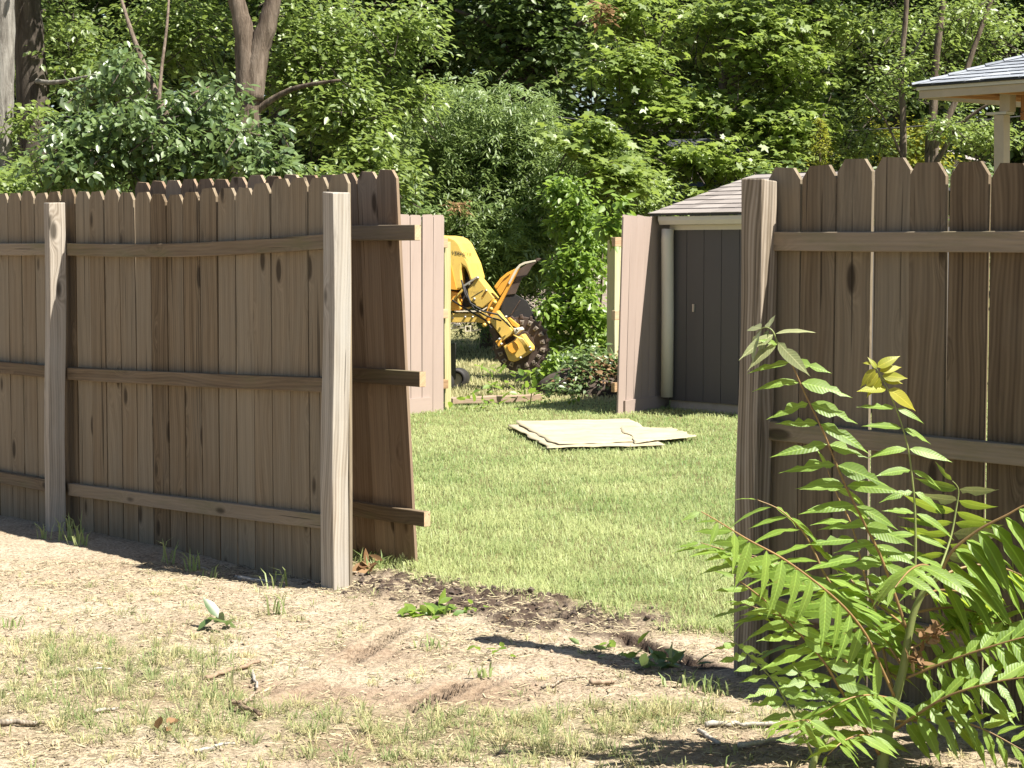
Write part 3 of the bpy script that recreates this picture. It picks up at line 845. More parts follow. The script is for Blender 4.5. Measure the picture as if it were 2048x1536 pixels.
for (a, b, c, d, n, lab) in (((1040, 226, 36), (1500, 246, 36), 0.014, 0.10, 12, 'upper thin black service wire strung through the maple'), ((1080, 246, 36), (2048, 232, 36), 0.012, 0.25, 16, 'lower thin black service wire running behind the maple towards the pavilion')):
    pa, pb = P(*a), P(*b)
    pts = [pa.lerp(pb, k / n) - Vector((0, 0, d * math.sin(math.pi * k / n))) for k in range(n + 1)]
    tag(MB().tube(pts, c, 6).build('service_wire', MAT['wire']), lab, 'wire', 'service wires')
pa, pb = P(-60, 216, 23), P(330, 240, 23)
tag(MB().tube([pa, pa.lerp(pb, .5) - Vector((0, 0, .03)), pb], 0.006, 6).build('service_wire', MAT['wire']), 'thin wire crossing in front of the dark left trunk', 'wire', 'service wires')

# ------------------------------------------------------------------ stump grinder beyond the rear opening
MD = 20.6
mbase = P(1000, 700, MD); mbase.z = 0
sg = empty('stump_grinder', mbase)
tag(sg, 'yellow stump grinder with toothed cutter wheel raised over the far lawn', 'stump grinder')
WD = Vector((0.20, 0.98, 0)).normalized()
def mp(px, py, back=0.0):
    p = P(px, py, MD) - mbase
    p.y = 0
    return p + WD * back
def plate(name, poly, back, thick, mat, parent=sg, bevel=0.006):
    return MB().prism([mp(x, y, back) for x, y in poly], WD * thick).build(name, mat, parent, bevel=bevel)
hood = plate('hood', [(846, 474), (885, 471), (899, 473), (910, 477.5), (918.7, 487), (929, 509), (937.4, 527), (946, 558), (940, 563), (936, 549), (930, 536), (924, 531), (922.5, 540), (925, 570), (921, 578), (913, 580), (901, 578), (846, 576)], 0.0, 0.62, MAT['yellow'], bevel=0.02)
plate('hood_fold_shade', [(897, 515), (899, 514), (914, 580), (897, 578)], -0.012, 0.02, MAT['orange'], hood, 0.002)  # shading of the hood's fold, put in as a thin orange plate
plate('engine_bay', [(846, 572), (922, 572), (930, 545), (938, 560), (945, 600), (932, 615), (846, 615)], 0.12, 0.4, MAT['rubber'])
low = plate('lower_cowl', [(846, 580), (901, 582), (917, 586), (922, 618), (915, 622), (846, 620)], 0.03, 0.5, MAT['orange'], bevel=0.012)
plate('cowl_rib', [(913, 598), (916, 596), (921, 617), (919, 618)], 0.0, 0.03, MAT['yellow'], low, 0.002)
plate('cowl_bracket', [(901, 604), (921, 582), (926, 575), (931, 577), (903, 607)], -0.02, 0.05, MAT['yellow'], low, 0.003)
txt = bpy.data.curves.new('lettering', 'FONT')
txt.body = 'VERMEER'
txt.size = 0.052
txt.extrude = 0.001
txt.materials.append(MAT['ink'])
tmp_ = bpy.data.objects.new('lettering_source', txt); COL.objects.link(tmp_)
bpy.context.view_layer.update()
tme = bpy.data.meshes.new_from_object(tmp_.evaluated_get(bpy.context.evaluated_depsgraph_get()))
bpy.data.objects.remove(tmp_)
to = link('lettering', tme, hood)
to.location = mp(903.5, 508, -0.004); to.rotation_euler = (R(90), 0, 0)
to.rotation_euler = Euler((R(90), R(8), 0))
# gearbox
gb = plate('gearbox', [(955, 554), (935, 578), (937, 600), (950, 607), (952, 612), (964, 616), (989, 597)], 0.0, 0.26, MAT['yellow'], bevel=0.008)
plate('seam', [(943, 594), (966, 580), (966.6, 581), (943.6, 595)], -0.004, 0.006, MAT['rubber'], gb, 0)
plate('slot', [(971, 583), (974, 584), (966, 596), (963, 597)], -0.004, 0.006, MAT['orange'], gb, 0)
for (x, y, r) in ((973, 581, 0.012), (956, 556, 0.014), (938, 568, 0.016), (949, 598, 0.014)):
    c = mp(x, y)
    MB().tube([c + WD * -0.025, c + WD * 0.02], r, 10).build('bolt', MAT['steel'], gb, True)
plate('pin_bar', [(927, 571), (955, 552), (957, 555), (929, 574)], -0.03, 0.03, MAT['steel'], gb, 0.003)
# frame and boom
bm_ = plate('boom', [(846, 629), (957, 626), (972, 641), (976, 648), (955, 645), (846, 646)], 0.02, 0.30, MAT['yellow'], bevel=0.008)
plate('knee_block', [(958, 626), (972, 622), (978.5, 631), (971, 638.5)], -0.03, 0.3, MAT['yellow'], bm_, 0.006)
plate('link_rod', [(911, 622), (960, 621.5), (979, 611), (980, 613), (961, 624), (911, 624)], 0.0, 0.03, MAT['cream_metal'], bm_, 0.003)
plate('strut', [(977, 610), (986, 598), (993, 600), (975, 641), (969, 637)], -0.01, 0.16, MAT['orange'], bm_, 0.005)
for (x, y) in ((990, 605), (983, 618), (978, 646), (970, 650)):
    c = mp(x, y)
    MB().tube([c + WD * -0.04, c + WD * 0.02], 0.022, 10).build('pivot_pin', MAT['yellow'], bm_, True)
# chip guard: a long ridge with an orange wing on one side and rubber flaps on the other
gd_ = plate('chip_guard', [(976, 641), (1004, 592), (1018, 568), (1033, 537), (1036, 535.5), (1040, 537), (1022, 572), (1009, 597), (983, 648)], -0.04, 0.05, MAT['orange'], bevel=0.003)
plate('guard_lip', [(1033, 537), (1040, 529), (1050, 524), (1072, 520), (1073, 523), (1052, 528), (1043, 532), (1037, 540), (1021, 569), (1018, 566)], -0.05, 0.02, MAT['cream_metal'], gd_, 0.002)
plate('rusty_tip', [(1072, 518.5), (1076, 516), (1084, 517), (1080, 521), (1073, 523.5)], -0.04, 0.02, MAT['disc'], gd_, 0.002)
plate('guard_wing', [(988, 573), (1000, 557), (1013, 546), (1035, 535), (1018, 568), (1000, 592)], 0.0, 0.10, MAT['orange'], gd_, 0.006)
plate('wing_rib', [(992, 575), (1006, 556), (1020, 546), (1022, 547), (1008, 558), (994, 578)], -0.015, 0.015, MAT['orange'], gd_, 0.003)
plate('rubber_flap', [(1040, 537), (1052, 529), (1073, 524), (1063, 533), (1053, 551), (1043, 556), (1030, 588), (1008, 590), (1022, 566)], 0.02, 0.02, MAT['disc'], gd_, 0.002)
plate('rubber_flap', [(1009, 590), (1030, 589), (1053, 603), (1064, 626), (1070, 640), (1030, 640), (1000, 632), (1002, 604)], 0.03, 0.02, MAT['rubber'], gd_, 0.002)
plate('flap_stay', [(1021, 629), (1039, 600), (1041, 601), (1023, 630)], 0.0, 0.02, MAT['disc'], gd_, 0.002)
# cutter arm, gear housing and wheel
arm = plate('cutter_arm', [(985, 640), (1000, 620), (1031, 660), (1010, 675)], -0.16, 0.14, MAT['yellow'], bevel=0.008)
plate('arm_back', [(984, 643), (1004, 678), (1001, 690), (992, 683), (980, 660)], -0.05, 0.05, MAT['disc'], arm, 0.004)
plate('flange', [(1000, 680), (1037, 656), (1041, 660), (1003, 687)], -0.20, 0.19, MAT['yellow'], arm, 0.004)
plate('flange_block', [(999, 681), (1008, 677), (1013, 688), (1006, 692)], -0.22, 0.2, MAT['orange'], arm, 0.004)
plate('clamp', [(1036, 655), (1048, 653), (1052, 658), (1039, 668)], -0.24, 0.16, MAT['cream_metal'], arm, 0.004)
gh_ = plate('gear_housing', [(1014, 691), (1043, 673), (1052, 666), (1060, 678), (1071, 692), (1071, 700), (1055, 711), (1036, 722), (1025, 719)], -0.20, 0.17, MAT['yellow'], bevel=0.012)
plate('hub_cap', [(1022, 690), (1036, 680), (1043, 686), (1046, 694), (1040, 702), (1033, 706), (1026, 700)], -0.235, 0.04, MAT['orange'], gh_, 0.008)
for k in range(4):
    o_ = k * 2.6
    pts = [mp(1036 + o_ * .8, 668 + o_ * .4, -0.24), mp(1047 + o_, 674 + o_ * .2, -0.26), mp(1056 + o_ * .8, 686, -0.26), mp(1060 + o_ * .6, 700 - o_ * .6, -0.22)]
    MB().tube(pts, 0.008, 8).build('hydraulic_hose', MAT['yellow'], gh_, True)
for (x, y) in ((1008, 676), (1012, 686), (1044, 657), (1068, 692), (1070, 698), (1050, 713), (1021, 632)):
    c = mp(x, y)
    MB().tube([c + WD * -0.26, c + WD * -0.2], 0.012, 8).build('bolt', MAT['steel'], gh_, True)
plate('hose_guard', [(1020, 636), (1024, 634), (1044, 650), (1041, 655), (1030, 650)], -0.14, 0.04, MAT['orange'], arm, 0.004)
WC = mp(1041.5, 688.5); WR = 0.292
def disc_pt(a, r, b):
    return WC + Vector((math.cos(a) * r, 0, math.sin(a) * r)) + WD * b
wh = MB().prism([disc_pt(2 * math.pi * k / 40, WR, 0.0) for k in range(40)], WD * 0.05).build('cutter_wheel', MAT['disc'], sg, bevel=0.004)
MB().prism([disc_pt(2 * math.pi * k / 24, WR * 0.5, -0.012) for k in range(24)], WD * 0.012).build('wheel_hub', MAT['disc'], wh, bevel=0.003)
for k in range(18):
    a = 2 * math.pi * (k + 0.3) / 18
    r0 = WR * (0.84 if k % 2 else 0.80)
    side = -0.028 if k % 3 else -0.018
    q = [disc_pt(a - 0.075, r0 - 0.028, side), disc_pt(a + 0.075, r0 - 0.028, side), disc_pt(a + 0.095, r0 + 0.022, side), disc_pt(a - 0.095, r0 + 0.022, side)]
    pk = MB().prism(q, WD * 0.026).build('tooth_pocket', MAT['tooth'], wh, bevel=0.004)
    q = [disc_pt(a - 0.05, WR - 0.02, -0.012), disc_pt(a + 0.07, WR - 0.02, -0.012), disc_pt(a + 0.10, WR + 0.022, -0.012), disc_pt(a + 0.03, WR + 0.026, -0.012)]
    MB().prism(q, WD * 0.07).build('tooth', MAT['disc'], wh, bevel=0.003)
    c = disc_pt(a, r0, side)
    MB().tube([c + WD * -0.012, c + WD * 0.005], 0.010, 6).build('tooth_bolt', MAT['disc'], wh, True)
for k, pts in enumerate(([(925, 560, -.05), (934, 588, -.09), (952, 618, -.10), (980, 632, -.12), (1010, 640, -.2)], [(930, 572, -.05), (946, 606, -.12), (972, 622, -.13), (1004, 628, -.2), (1030, 652, -.24)], [(905, 600, -.02), (925, 612, -.06), (950, 626, -.08), (975, 640, -.1), (990, 655, -.18)])):
    MB().tube([mp(*p) for p in pts], 0.010, 8).build('hydraulic_hose', MAT['rubber'], sg, True)
for (x, y) in ((930, 634), (945, 634), (905, 636), (958, 632)):
    c = mp(x, y)
    MB().tube([c + WD * -0.005, c + WD * 0.03], 0.011, 8).build('bolt', MAT['steel'], bm_, True)
# hitch bar, road wheels, rear body
hb_ = plate('hitch_bar', [(880, 656), (930, 653), (930, 657), (880, 661)], 0.04, 0.05, MAT['cream_metal'])
for q in ([(929, 652), (941, 651), (941, 653), (929, 654)], [(929, 662), (941, 661), (941, 663), (929, 664)], [(929, 654), (931, 654), (931, 662), (929, 662)], [(939, 653), (941, 653), (941, 661), (939, 661)]):
    plate('receiver_tube', q, 0.02, 0.12, MAT['cream_metal'], hb_, 0.001)
plate('hitch_tail', [(941, 661), (958, 657.5), (961, 659), (958, 661.5), (941, 664)], 0.03, 0.04, MAT['cream_metal'], hb_, 0.002)
plate('lamp', [(905, 651), (911, 646.5), (919, 646.5), (922, 651), (905, 654)], 0.0, 0.05, MAT['steel'], hb_, 0.004)
def road_wheel(cx, cy, back, r):
    c = mp(cx, cy, back)
    prof = [(0.55, 0.0), (0.62, -0.02), (0.8, -0.03), (0.95, -0.015), (1.0, 0.03), (1.0, 0.13), (0.95, 0.175), (0.6, 0.18)]
    mb = MB(); n = 28
    for k in range(n):
        a = 2 * math.pi * k / n
        for (q, b) in prof:
            mb.v.append(tuple(c + Vector((math.cos(a) * r * q, 0, math.sin(a) * r * q)) + WD * b))
    m_ = len(prof)
    for k in range(n):
        for j in range(m_ - 1):
            mb.f.append((k * m_ + j, k * m_ + j + 1, ((k + 1) % n) * m_ + j + 1, ((k + 1) % n) * m_ + j))
    t = mb.build('tyre', MAT['rubber'], sg, True)
    MB().prism([c + Vector((math.cos(2 * math.pi * k / 20) * r * .56, 0, math.sin(2 * math.pi * k / 20) * r * .56)) + WD * 0.02 for k in range(20)], WD * 0.1).build('rim', MAT['cream_metal'], t)
wheel_r = 0.15
zc = P(890, 766, MD).z
road_wheel(885, 766, -0.12, max(0.12, zc + 0.0))
road_wheel(885, 766, 0.62, max(0.12, zc + 0.0))
road_wheel(700, 752, -0.12, 0.22)
plate('rear_body', [(640, 500), (850, 500), (850, 690), (640, 690)], 0.05, 0.5, MAT['yellow'], bevel=0.02)
plate('axle_frame', [(640, 690), (890, 690), (890, 765), (870, 770), (690, 770)], 0.16, 0.35, MAT['rubber'])

# ------------------------------------------------------------------ sheet on the lawn
def sheet(name, corners, zoff, mat, parent, base, n=22, amp=0.02, seed=1, curl=0.05):
    c = [G(*p) for p in corners]
    mb = MB()
    for j in range(n + 1):
        for i in range(n + 1):
            a, b = i / n, j / n
            p = (c[0] * (1 - a) + c[1] * a) * (1 - b) + (c[3] * (1 - a) + c[2] * a) * b
            e = min(a, 1 - a, b, 1 - b)
            jx = (fbm(np.array([a * 7]), np.array([b * 7]), seed + 5)[0] - 0.5) * 0.07 * (1 if e < 0.03 else 0.2)
            z = 0.032 + zoff + 0.010 * fbm(np.array([a * 13.0]), np.array([b * 13.0]), seed + 31)[0] + amp * fbm(np.array([a * 4.0]), np.array([b * 4.0]), seed)[0] + curl * max(0, 0.10 - e) * vnoise(np.array([a * 5.]), np.array([b * 5.]), seed + 3)[0] * 8
            mb.v.append((p.x - base.x + jx, p.y - base.y + jx, z))
    for j in range(n):
        for i in range(n):
            k = j * (n + 1) + i
            mb.f.append((k, k + 1, k + n + 2, k + n + 1))
    o = mb.build(name, mat, parent, True)
    md = o.modifiers.new('thickness', 'SOLIDIFY'); md.thickness = 0.004
    return o
sb = G(1200, 880)
st = empty('ground_sheet', (sb.x, sb.y, 0))
tag(st, 'pale cream sheet lying folded and dirt smudged on the sunny lawn', 'sheet')
sheet('upper_layer', [(1112, 902), (1325, 893), (1262, 848), (1028, 853)], 0.007, MAT['cloth'], st, sb, seed=4, amp=0.008, curl=0.004)
sheet('lower_layer', [(1098, 907), (1330, 901), (1270, 853), (1012, 859)], 0.0, MAT['cloth'], st, sb, seed=9, amp=0.008, curl=0.005)
sheet('side_flap', [(1270, 899), (1396, 886), (1345, 868), (1240, 866)], 0.006, MAT['cloth'], st, sb, seed=14, amp=0.012, curl=0.01)

# sill plank in the rear opening
a, b = G(898, 812), G(1078, 803)
sp_ = empty('sill_plank', ((a.x + b.x) / 2, (a.y + b.y) / 2, 0))
tag(sp_, 'weathered grey plank lying across the rear opening below the grinder', 'plank')
cpt = Vector(((a.x + b.x) / 2, (a.y + b.y) / 2, 0))
rail_obj(sp_, (a.x - cpt.x, a.y - cpt.y, 0.05), (b.x - cpt.x, b.y - cpt.y, 0.04), MAT['panel'], th=0.14, ht=0.06, name='board', rough=0.006)

# ------------------------------------------------------------------ leaves: many small faces as one crown mesh
SH_OVAL = (np.array([(0, 0, 0), (.28, .24, .05), (.62, .22, .04), (1, 0, -.06), (.62, -.22, .04), (.28, -.24, .05), (.45, 0, -.02)]), np.array([(0, 6, 1), (1, 6, 2), (2, 6, 3), (3, 6, 4), (4, 6, 5), (5, 6, 0)]))
SH_NARROW = (np.array([(0, 0, 0), (.42, .14, .03), (1, 0, -.08), (.42, -.14, .03)]), np.array([(0, 1, 2), (0, 2, 3)]))
SH_MAPLE = (np.array([(.40, 0, 0), (0, 0, .02), (.06, .40, -.04), (.36, .22, .03), (.60, .52, -.06), (.66, .18, .03), (1, 0, -.08), (.66, -.18, .03), (.60, -.52, -.06), (.36, -.22, .03), (.06, -.40, -.04)]),
            np.array([(0, i, i + 1) for i in range(1, 10)] + [(0, 10, 1)]))
def nrm(a):
    return a / np.maximum(1e-9, np.linalg.norm(a, axis=1, keepdims=True))
def leaf_geo(pos, nor, dire, size, shape):
    sv, sf = shape
    nor = nrm(nor)
    dire = nrm(dire - nor * np.sum(dire * nor, 1, keepdims=True))
    side = np.cross(nor, dire)
    n = len(pos)
    V = pos[:, None, :] + size[:, None, None] * (sv[None, :, 0:1] * dire[:, None, :] + sv[None, :, 1:2] * side[:, None, :] + sv[None, :, 2:3] * nor[:, None, :])
    T = (sf[None] + (np.arange(n) * len(sv))[:, None, None]).reshape(-1, 3)
    return V.reshape(-1, 3), T
def sample_ball(n):
    v = nrm(RNG.normal(size=(n, 3)))
    return v * (RNG.random((n, 1)) ** (1 / 2.2))
SUNA = np.array(SUNV)
CENTRES = []
def twigs(parent, mat):
    mb = MB()
    for c, cr in CENTRES:
        if c[2] < 0.2:
            continue
        for _ in range(1):
            d = Vector((random.uniform(-1, 1), random.uniform(-1, 1), random.uniform(-0.2, 0.7))).normalized()
            c0 = Vector(c) - d * cr * 0.9 - Vector((0, 0, cr * 0.5))
            mid = Vector(c) + Vector((random.uniform(-.4, .4), random.uniform(-.4, .4), random.uniform(-.3, .3))) * cr
            mb.tube([c0, mid, Vector(c) + d * cr * 0.9], [0.008, 0.005, 0.002], 4, False)
    o = mb.build('twig_spray', mat, parent)
    o['kind'] = 'stuff'
def crown_points(regions, per_cluster, flat, base):
    """regions: (px, py, rx, ry, depth, depth_radius, clusters, cluster_radius_m); returns leaf positions, outward vectors"""
    pos, out, tn = [], [], []
    CENTRES.clear()
    for (px, py, rx, ry, d, rd, nc, cr) in regions:
        nc = int(nc)
        c = P(px, py, d)
        k = d / F
        e = sample_ball(nc)
        e = e * (0.55 + 0.45 * RNG.random((nc, 1)) ** 0.5)
        cen = np.array(c)[None] + e * np.array([rx * k, rd, ry * k])[None]
        for q in range(nc):
            CENTRES.append((cen[q] - np.array(base), cr))
            m = int(per_cluster * RNG.uniform(0.6, 1.4))
            l = sample_ball(m)
            l2 = l * np.array([cr, cr, cr * flat]) * RNG.uniform(0.7, 1.3)
            tiltv = RNG.normal(size=2) * 0.25
            l2[:, 2] += l2[:, 0] * tiltv[0] + l2[:, 1] * tiltv[1] - 0.12 * (l2[:, 0] ** 2 + l2[:, 1] ** 2) / cr
            pos.append(cen[q] + l2); out.append(l)
            tn.append(np.full(m, RNG.uniform(0.0, 0.45)))
    pos = np.concatenate(pos); out = np.concatenate(out); tn = np.concatenate(tn)
    ok = pos[:, 2] > 0.03
    return pos[ok] - np.array(base), out[ok], tn[ok]
def crown(name, parent, base, regions, per_cluster, size, shape, mat, flat=0.45, droop=0.3, up=0.9, rand=0.75):
    pos, out, tn = crown_points(regions, per_cluster, flat, base)
    n = len(pos)
    nor = np.array([0, 0, up]) + out * 0.35 + RNG.normal(size=(n, 3)) * rand * 0.62 + SUNA * 0.35
    dire = out * 0.9 + RNG.normal(size=(n, 3)) * 0.6 + np.array([0, 0, -droop])
    sz = size * RNG.uniform(0.45, 1.35, n)
    V, T = leaf_geo(pos, nor, dire, sz, shape)
    ti = np.clip(tn + RNG.uniform(0, 0.55, n), 0, 1)
    me = np_mesh(name, V, T, mat, np.repeat(ti, len(shape[0])))
    o = link(name, me, parent)
    o['kind'] = 'stuff'
    if name == 'crown':
        twigs(parent, MAT['bark_dark'])
    return o
def pinnate(name, parent, base, regions, leaves, size, nl, rl, mat, hang=0.8, width=0.3):
    """compound leaves: narrow leaflets along drooping stalks"""
    pos, out, tn = crown_points(regions, leaves, 0.7, base)
    n = len(pos)
    d0 = nrm(out * np.array([1, 1, 0.3]) + RNG.normal(size=(n, 3)) * 0.45 + np.array([0, 0, 0.15 - hang * 0.35]))
    P_, N_, D_, S_, T_ = [], [], [], [], []
    nor = nrm(np.array([0, 0, 1.0]) + RNG.normal(size=(n, 3)) * 0.35 + SUNA * 0.3)
    sidev = nrm(np.cross(d0, nor))
    ln = rl * RNG.uniform(0.6, 1.2, n)
    for k in range(nl):
        f = (k + 0.7) / nl
        p = pos + d0 * (ln * f)[:, None] + np.array([0, 0, -1.0]) * (ln * f * f * hang * 0.55)[:, None]
        s = 1 if k % 2 else -1
        dv = sidev * s * 0.8 + d0 * 0.45 + np.array([0, 0, -hang]) + RNG.normal(size=(n, 3)) * 0.22
        P_.append(p); D_.append(dv); N_.append(nor + RNG.normal(size=(n, 3)) * 0.3 + sidev * s * 0.25); S_.append(size * RNG.uniform(0.7, 1.2, n)); T_.append(np.clip(tn + RNG.uniform(0, 0.55, n), 0, 1))
    V, T = leaf_geo(np.concatenate(P_), np.concatenate(N_), np.concatenate(D_), np.concatenate(S_), SH_NARROW)
    me = np_mesh(name, V, T, mat, np.repeat(np.concatenate(T_), 4))
    o = link(name, me, parent)
    o['kind'] = 'stuff'
    return o
def limb(parent, base, pts, r0, r1, mat, name='branch', n=9):
    """pts: (px, py, depth) smoothed into a tapering limb"""
    w = [P(*p) - base for p in pts]
    sm = []
    for i in range(len(w) - 1):
        p0 = w[max(0, i - 1)]; p1 = w[i]; p2 = w[i + 1]; p3 = w[min(len(w) - 1, i + 2)]
        for k in range(5):
            t = k / 5
            sm.append(0.5 * ((2 * p1) + (p2 - p0) * t + (2 * p0 - 5 * p1 + 4 * p2 - p3) * t * t + (3 * p1 - p0 - 3 * p2 + p3) * t ** 3))
    sm.append(w[-1])
    m = len(sm)
    rad = [r0 + (r1 - r0) * i / (m - 1) for i in range(m)]
    return MB().tube(sm, rad, n, wob=0.07).build(name, mat, parent, True)
def tree(name, label, px, d, group=None):
    b = P(px, 600, d); b.z = 0
    o = empty(name, b)
    tag(o, label, 'tree', group)
    return o, b
def base_px(d):
    return 497 + F * CH / d

# big maple, right of the middle: layered sunny sprays
t, b = tree('maple_tree', 'broad sunlit maple with layered sprays above the shed', 1452, 31)
limb(t, b, [(1452, base_px(31), 31), (1452, 400, 31), (1450, 260, 31), (1456, 140, 31), (1440, 0, 31), (1420, -300, 31)], 0.20, 0.10, MAT['bark_dark'], 'trunk', 12)
for pts, r in (([(1454, 180, 31), (1520, 90, 30.5), (1600, 20, 30), (1700, -60, 29.5)], .07), ([(1450, 260, 31), (1360, 190, 30), (1260, 130, 29), (1180, 120, 28.5)], .06), ([(1452, 300, 31), (1560, 250, 30), (1680, 250, 29)], .055), ([(1450, 320, 31), (1350, 330, 30), (1240, 330, 29)], .05), ([(1450, 230, 31), (1480, 160, 30), (1500, 60, 29)], .05)):
    limb(t, b, pts, r, r * 0.3, MAT['bark_dark'])
reg = [(1440, 50, 250, 95, 29.5, 1.5, 44, .55), (1240, 130, 100, 45, 28.5, 1.0, 16, .5), (1330, 210, 130, 60, 28.8, 1.1, 22, .5), (1560, 150, 150, 110, 29, 1.3, 30, .52), (1600, 270, 130, 60, 28.6, 1.2, 20, .5),
       (1320, 320, 170, 60, 28.4, 1.1, 24, .5), (1480, 330, 170, 55, 28.2, 1.1, 24, .48), (1650, 60, 120, 90, 30, 1.3, 18, .5), (1620, -170, 240, 140, 30, 2.0, 40, .65), (1400, 400, 70, 25, 28, .6, 7, .4), (1260, 30, 90, 60, 29.5, 1.2, 12, .45), (1180, 280, 90, 40, 25.6, .6, 12, .4), (1250, 350, 80, 40, 25.6, .6, 12, .4), (1500, 240, 160, 60, 28.6, .9, 16, .45)]
crown('crown', t, b, reg, 62, 0.135, SH_MAPLE, MAT['maple'], flat=0.28, up=1.0)

crown('dead_spray', t, b, [(1205, 40, 22, 36, 28.4, .2, 6, .2)], 20, 0.11, SH_OVAL, MAT['brownleaf'], droop=0.9)
# forked tree left of the middle
t, b = tree('forked_tree', 'tall forked grey tree rising behind the left picket tops', 490, 23.6)
limb(t, b, [(478, base_px(23.6), 23.6), (482, 420, 23.6), (490, 280, 23.6), (498, 190, 23.6), (504, 110, 23.65)], 0.20, 0.15, MAT['bark'], 'trunk', 12)
limb(t, b, [(497, 200, 23.55), (494, 120, 23.6), (487, 60, 23.6), (476, 10, 23.6), (460, -60, 23.6), (430, -240, 23.6)], 0.155, 0.07, MAT['bark'])
limb(t, b, [(502, 200, 23.55), (515, 110, 23.6), (534, 50, 23.6), (546, 0, 23.6), (560, -80, 23.6), (610, -260, 23.6)], 0.15, 0.07, MAT['bark'])
for pts, r in (([(500, 230, 23.6), (580, 180, 23.4), (680, 160, 23.0)], .05),):
    limb(t, b, pts, r, r * 0.3, MAT['bark'])
reg = [(650, 90, 150, 130, 25, 1.3, 44, .5), (340, 70, 140, 90, 26, 1.4, 34, .5), (690, 230, 110, 110, 24.6, 1.0, 30, .42), (590, 170, 90, 80, 25.2, .8, 16, .42), (430, 190, 60, 70, 27, .8, 10, .4), (740, 320, 60, 60, 24.4, .7, 12, .36), (520, -170, 350, 150, 26, 2.4, 56, .6), (820, 60, 70, 80, 25.5, .9, 16, .42), (800, 190, 70, 70, 25.6, .8, 14, .4), (790, 330, 60, 60, 25.4, .6, 10, .36), (200, 130, 110, 90, 25.5, 1.2, 24, .45)]
crown('crown', t, b, reg, 95, 0.10, SH_OVAL, MAT['ash'], flat=0.5, droop=0.6)

# broad-leaved bush with pale shiny leaves behind the left run
t, b = tree('mulberry_tree', 'low broad-leaved tree with shiny bluish leaves over the left pickets', 325, 20.5)
limb(t, b, [(325, base_px(20.5), 20.5), (322, 380, 20.5), (322, 300, 20.5), (330, 230, 20.6), (300, 160, 20.9), (262, 60, 21.4), (225, -60, 22)], 0.080, 0.012, MAT['bark'], 'trunk')
for pts, r in (([(325, 320, 20.5), (318, 240, 20.3), (322, 150, 20.6), (335, 40, 21.2), (340, -60, 22)], .028), ([(322, 300, 20.5), (420, 260, 20.2), (520, 270, 20)], .03), ([(322, 310, 20.5), (200, 290, 20.3), (110, 300, 20)], .03), ([(330, 230, 20.6), (380, 190, 21), (430, 170, 21.4)], .018)):
    limb(t, b, pts, r, r * 0.35, MAT['bark'])
reg = [(250, 260, 150, 60, 20.3, .7, 26, .30), (460, 290, 130, 60, 20.1, .6, 24, .28), (420, 210, 120, 45, 20.5, .6, 14, .28), (160, 320, 130, 55, 20.2, .6, 18, .28), (540, 330, 60, 35, 19.9, .4, 9, .22), (330, 350, 200, 40, 20.4, .5, 18, .28), (230, 150, 100, 70, 21, .7, 12, .3)]
crown('crown', t, b, reg, 60, 0.105, SH_OVAL, MAT['mulberry'], flat=0.6, droop=0.9, up=0.55, rand=0.95)

# two big trunks at the far left
t, b = tree('oak_tree', 'thick dark tree trunk at the far left behind the fence', 66, 25, 'thick trunks at the left')
limb(t, b, [(68, base_px(25), 25), (70, 380, 25), (66, 200, 25), (56, 60, 25), (48, -80, 25), (40, -300, 25)], 0.22, 0.17, MAT['bark_dark'], 'trunk', 12)
limb(t, b, [(60, 160, 25), (110, 165, 24.5), (190, 150, 24)], 0.04, 0.015, MAT['bark_grey'])
crown('crown', t, b, [(60, -160, 220, 140, 25, 2.2, 34, .6), (120, 60, 90, 60, 26, 1, 10, .45), (60, 330, 110, 60, 26.5, 1, 18, .4), (30, 130, 60, 80, 27, 1, 8, .4)], 70, 0.10, SH_OVAL, MAT['ash'], droop=0.5)
t, b = tree('oak_tree', 'sunlit pale grey trunk cut by the left picture edge', 8, 23, 'thick trunks at the left')
limb(t, b, [(-4, base_px(23), 23), (0, 380, 23), (6, 200, 23), (10, 60, 23), (10, -80, 23), (10, -300, 23)], 0.14, 0.10, MAT['bark_grey'], 'trunk', 12)
crown('crown', t, b, [(-60, -200, 160, 130, 23, 1.6, 24, .6), (40, 250, 60, 60, 22.5, .5, 6, .3), (20, 360, 70, 30, 22, .5, 8, .3)], 60, 0.10, SH_OVAL, MAT['ash'], droop=0.5)

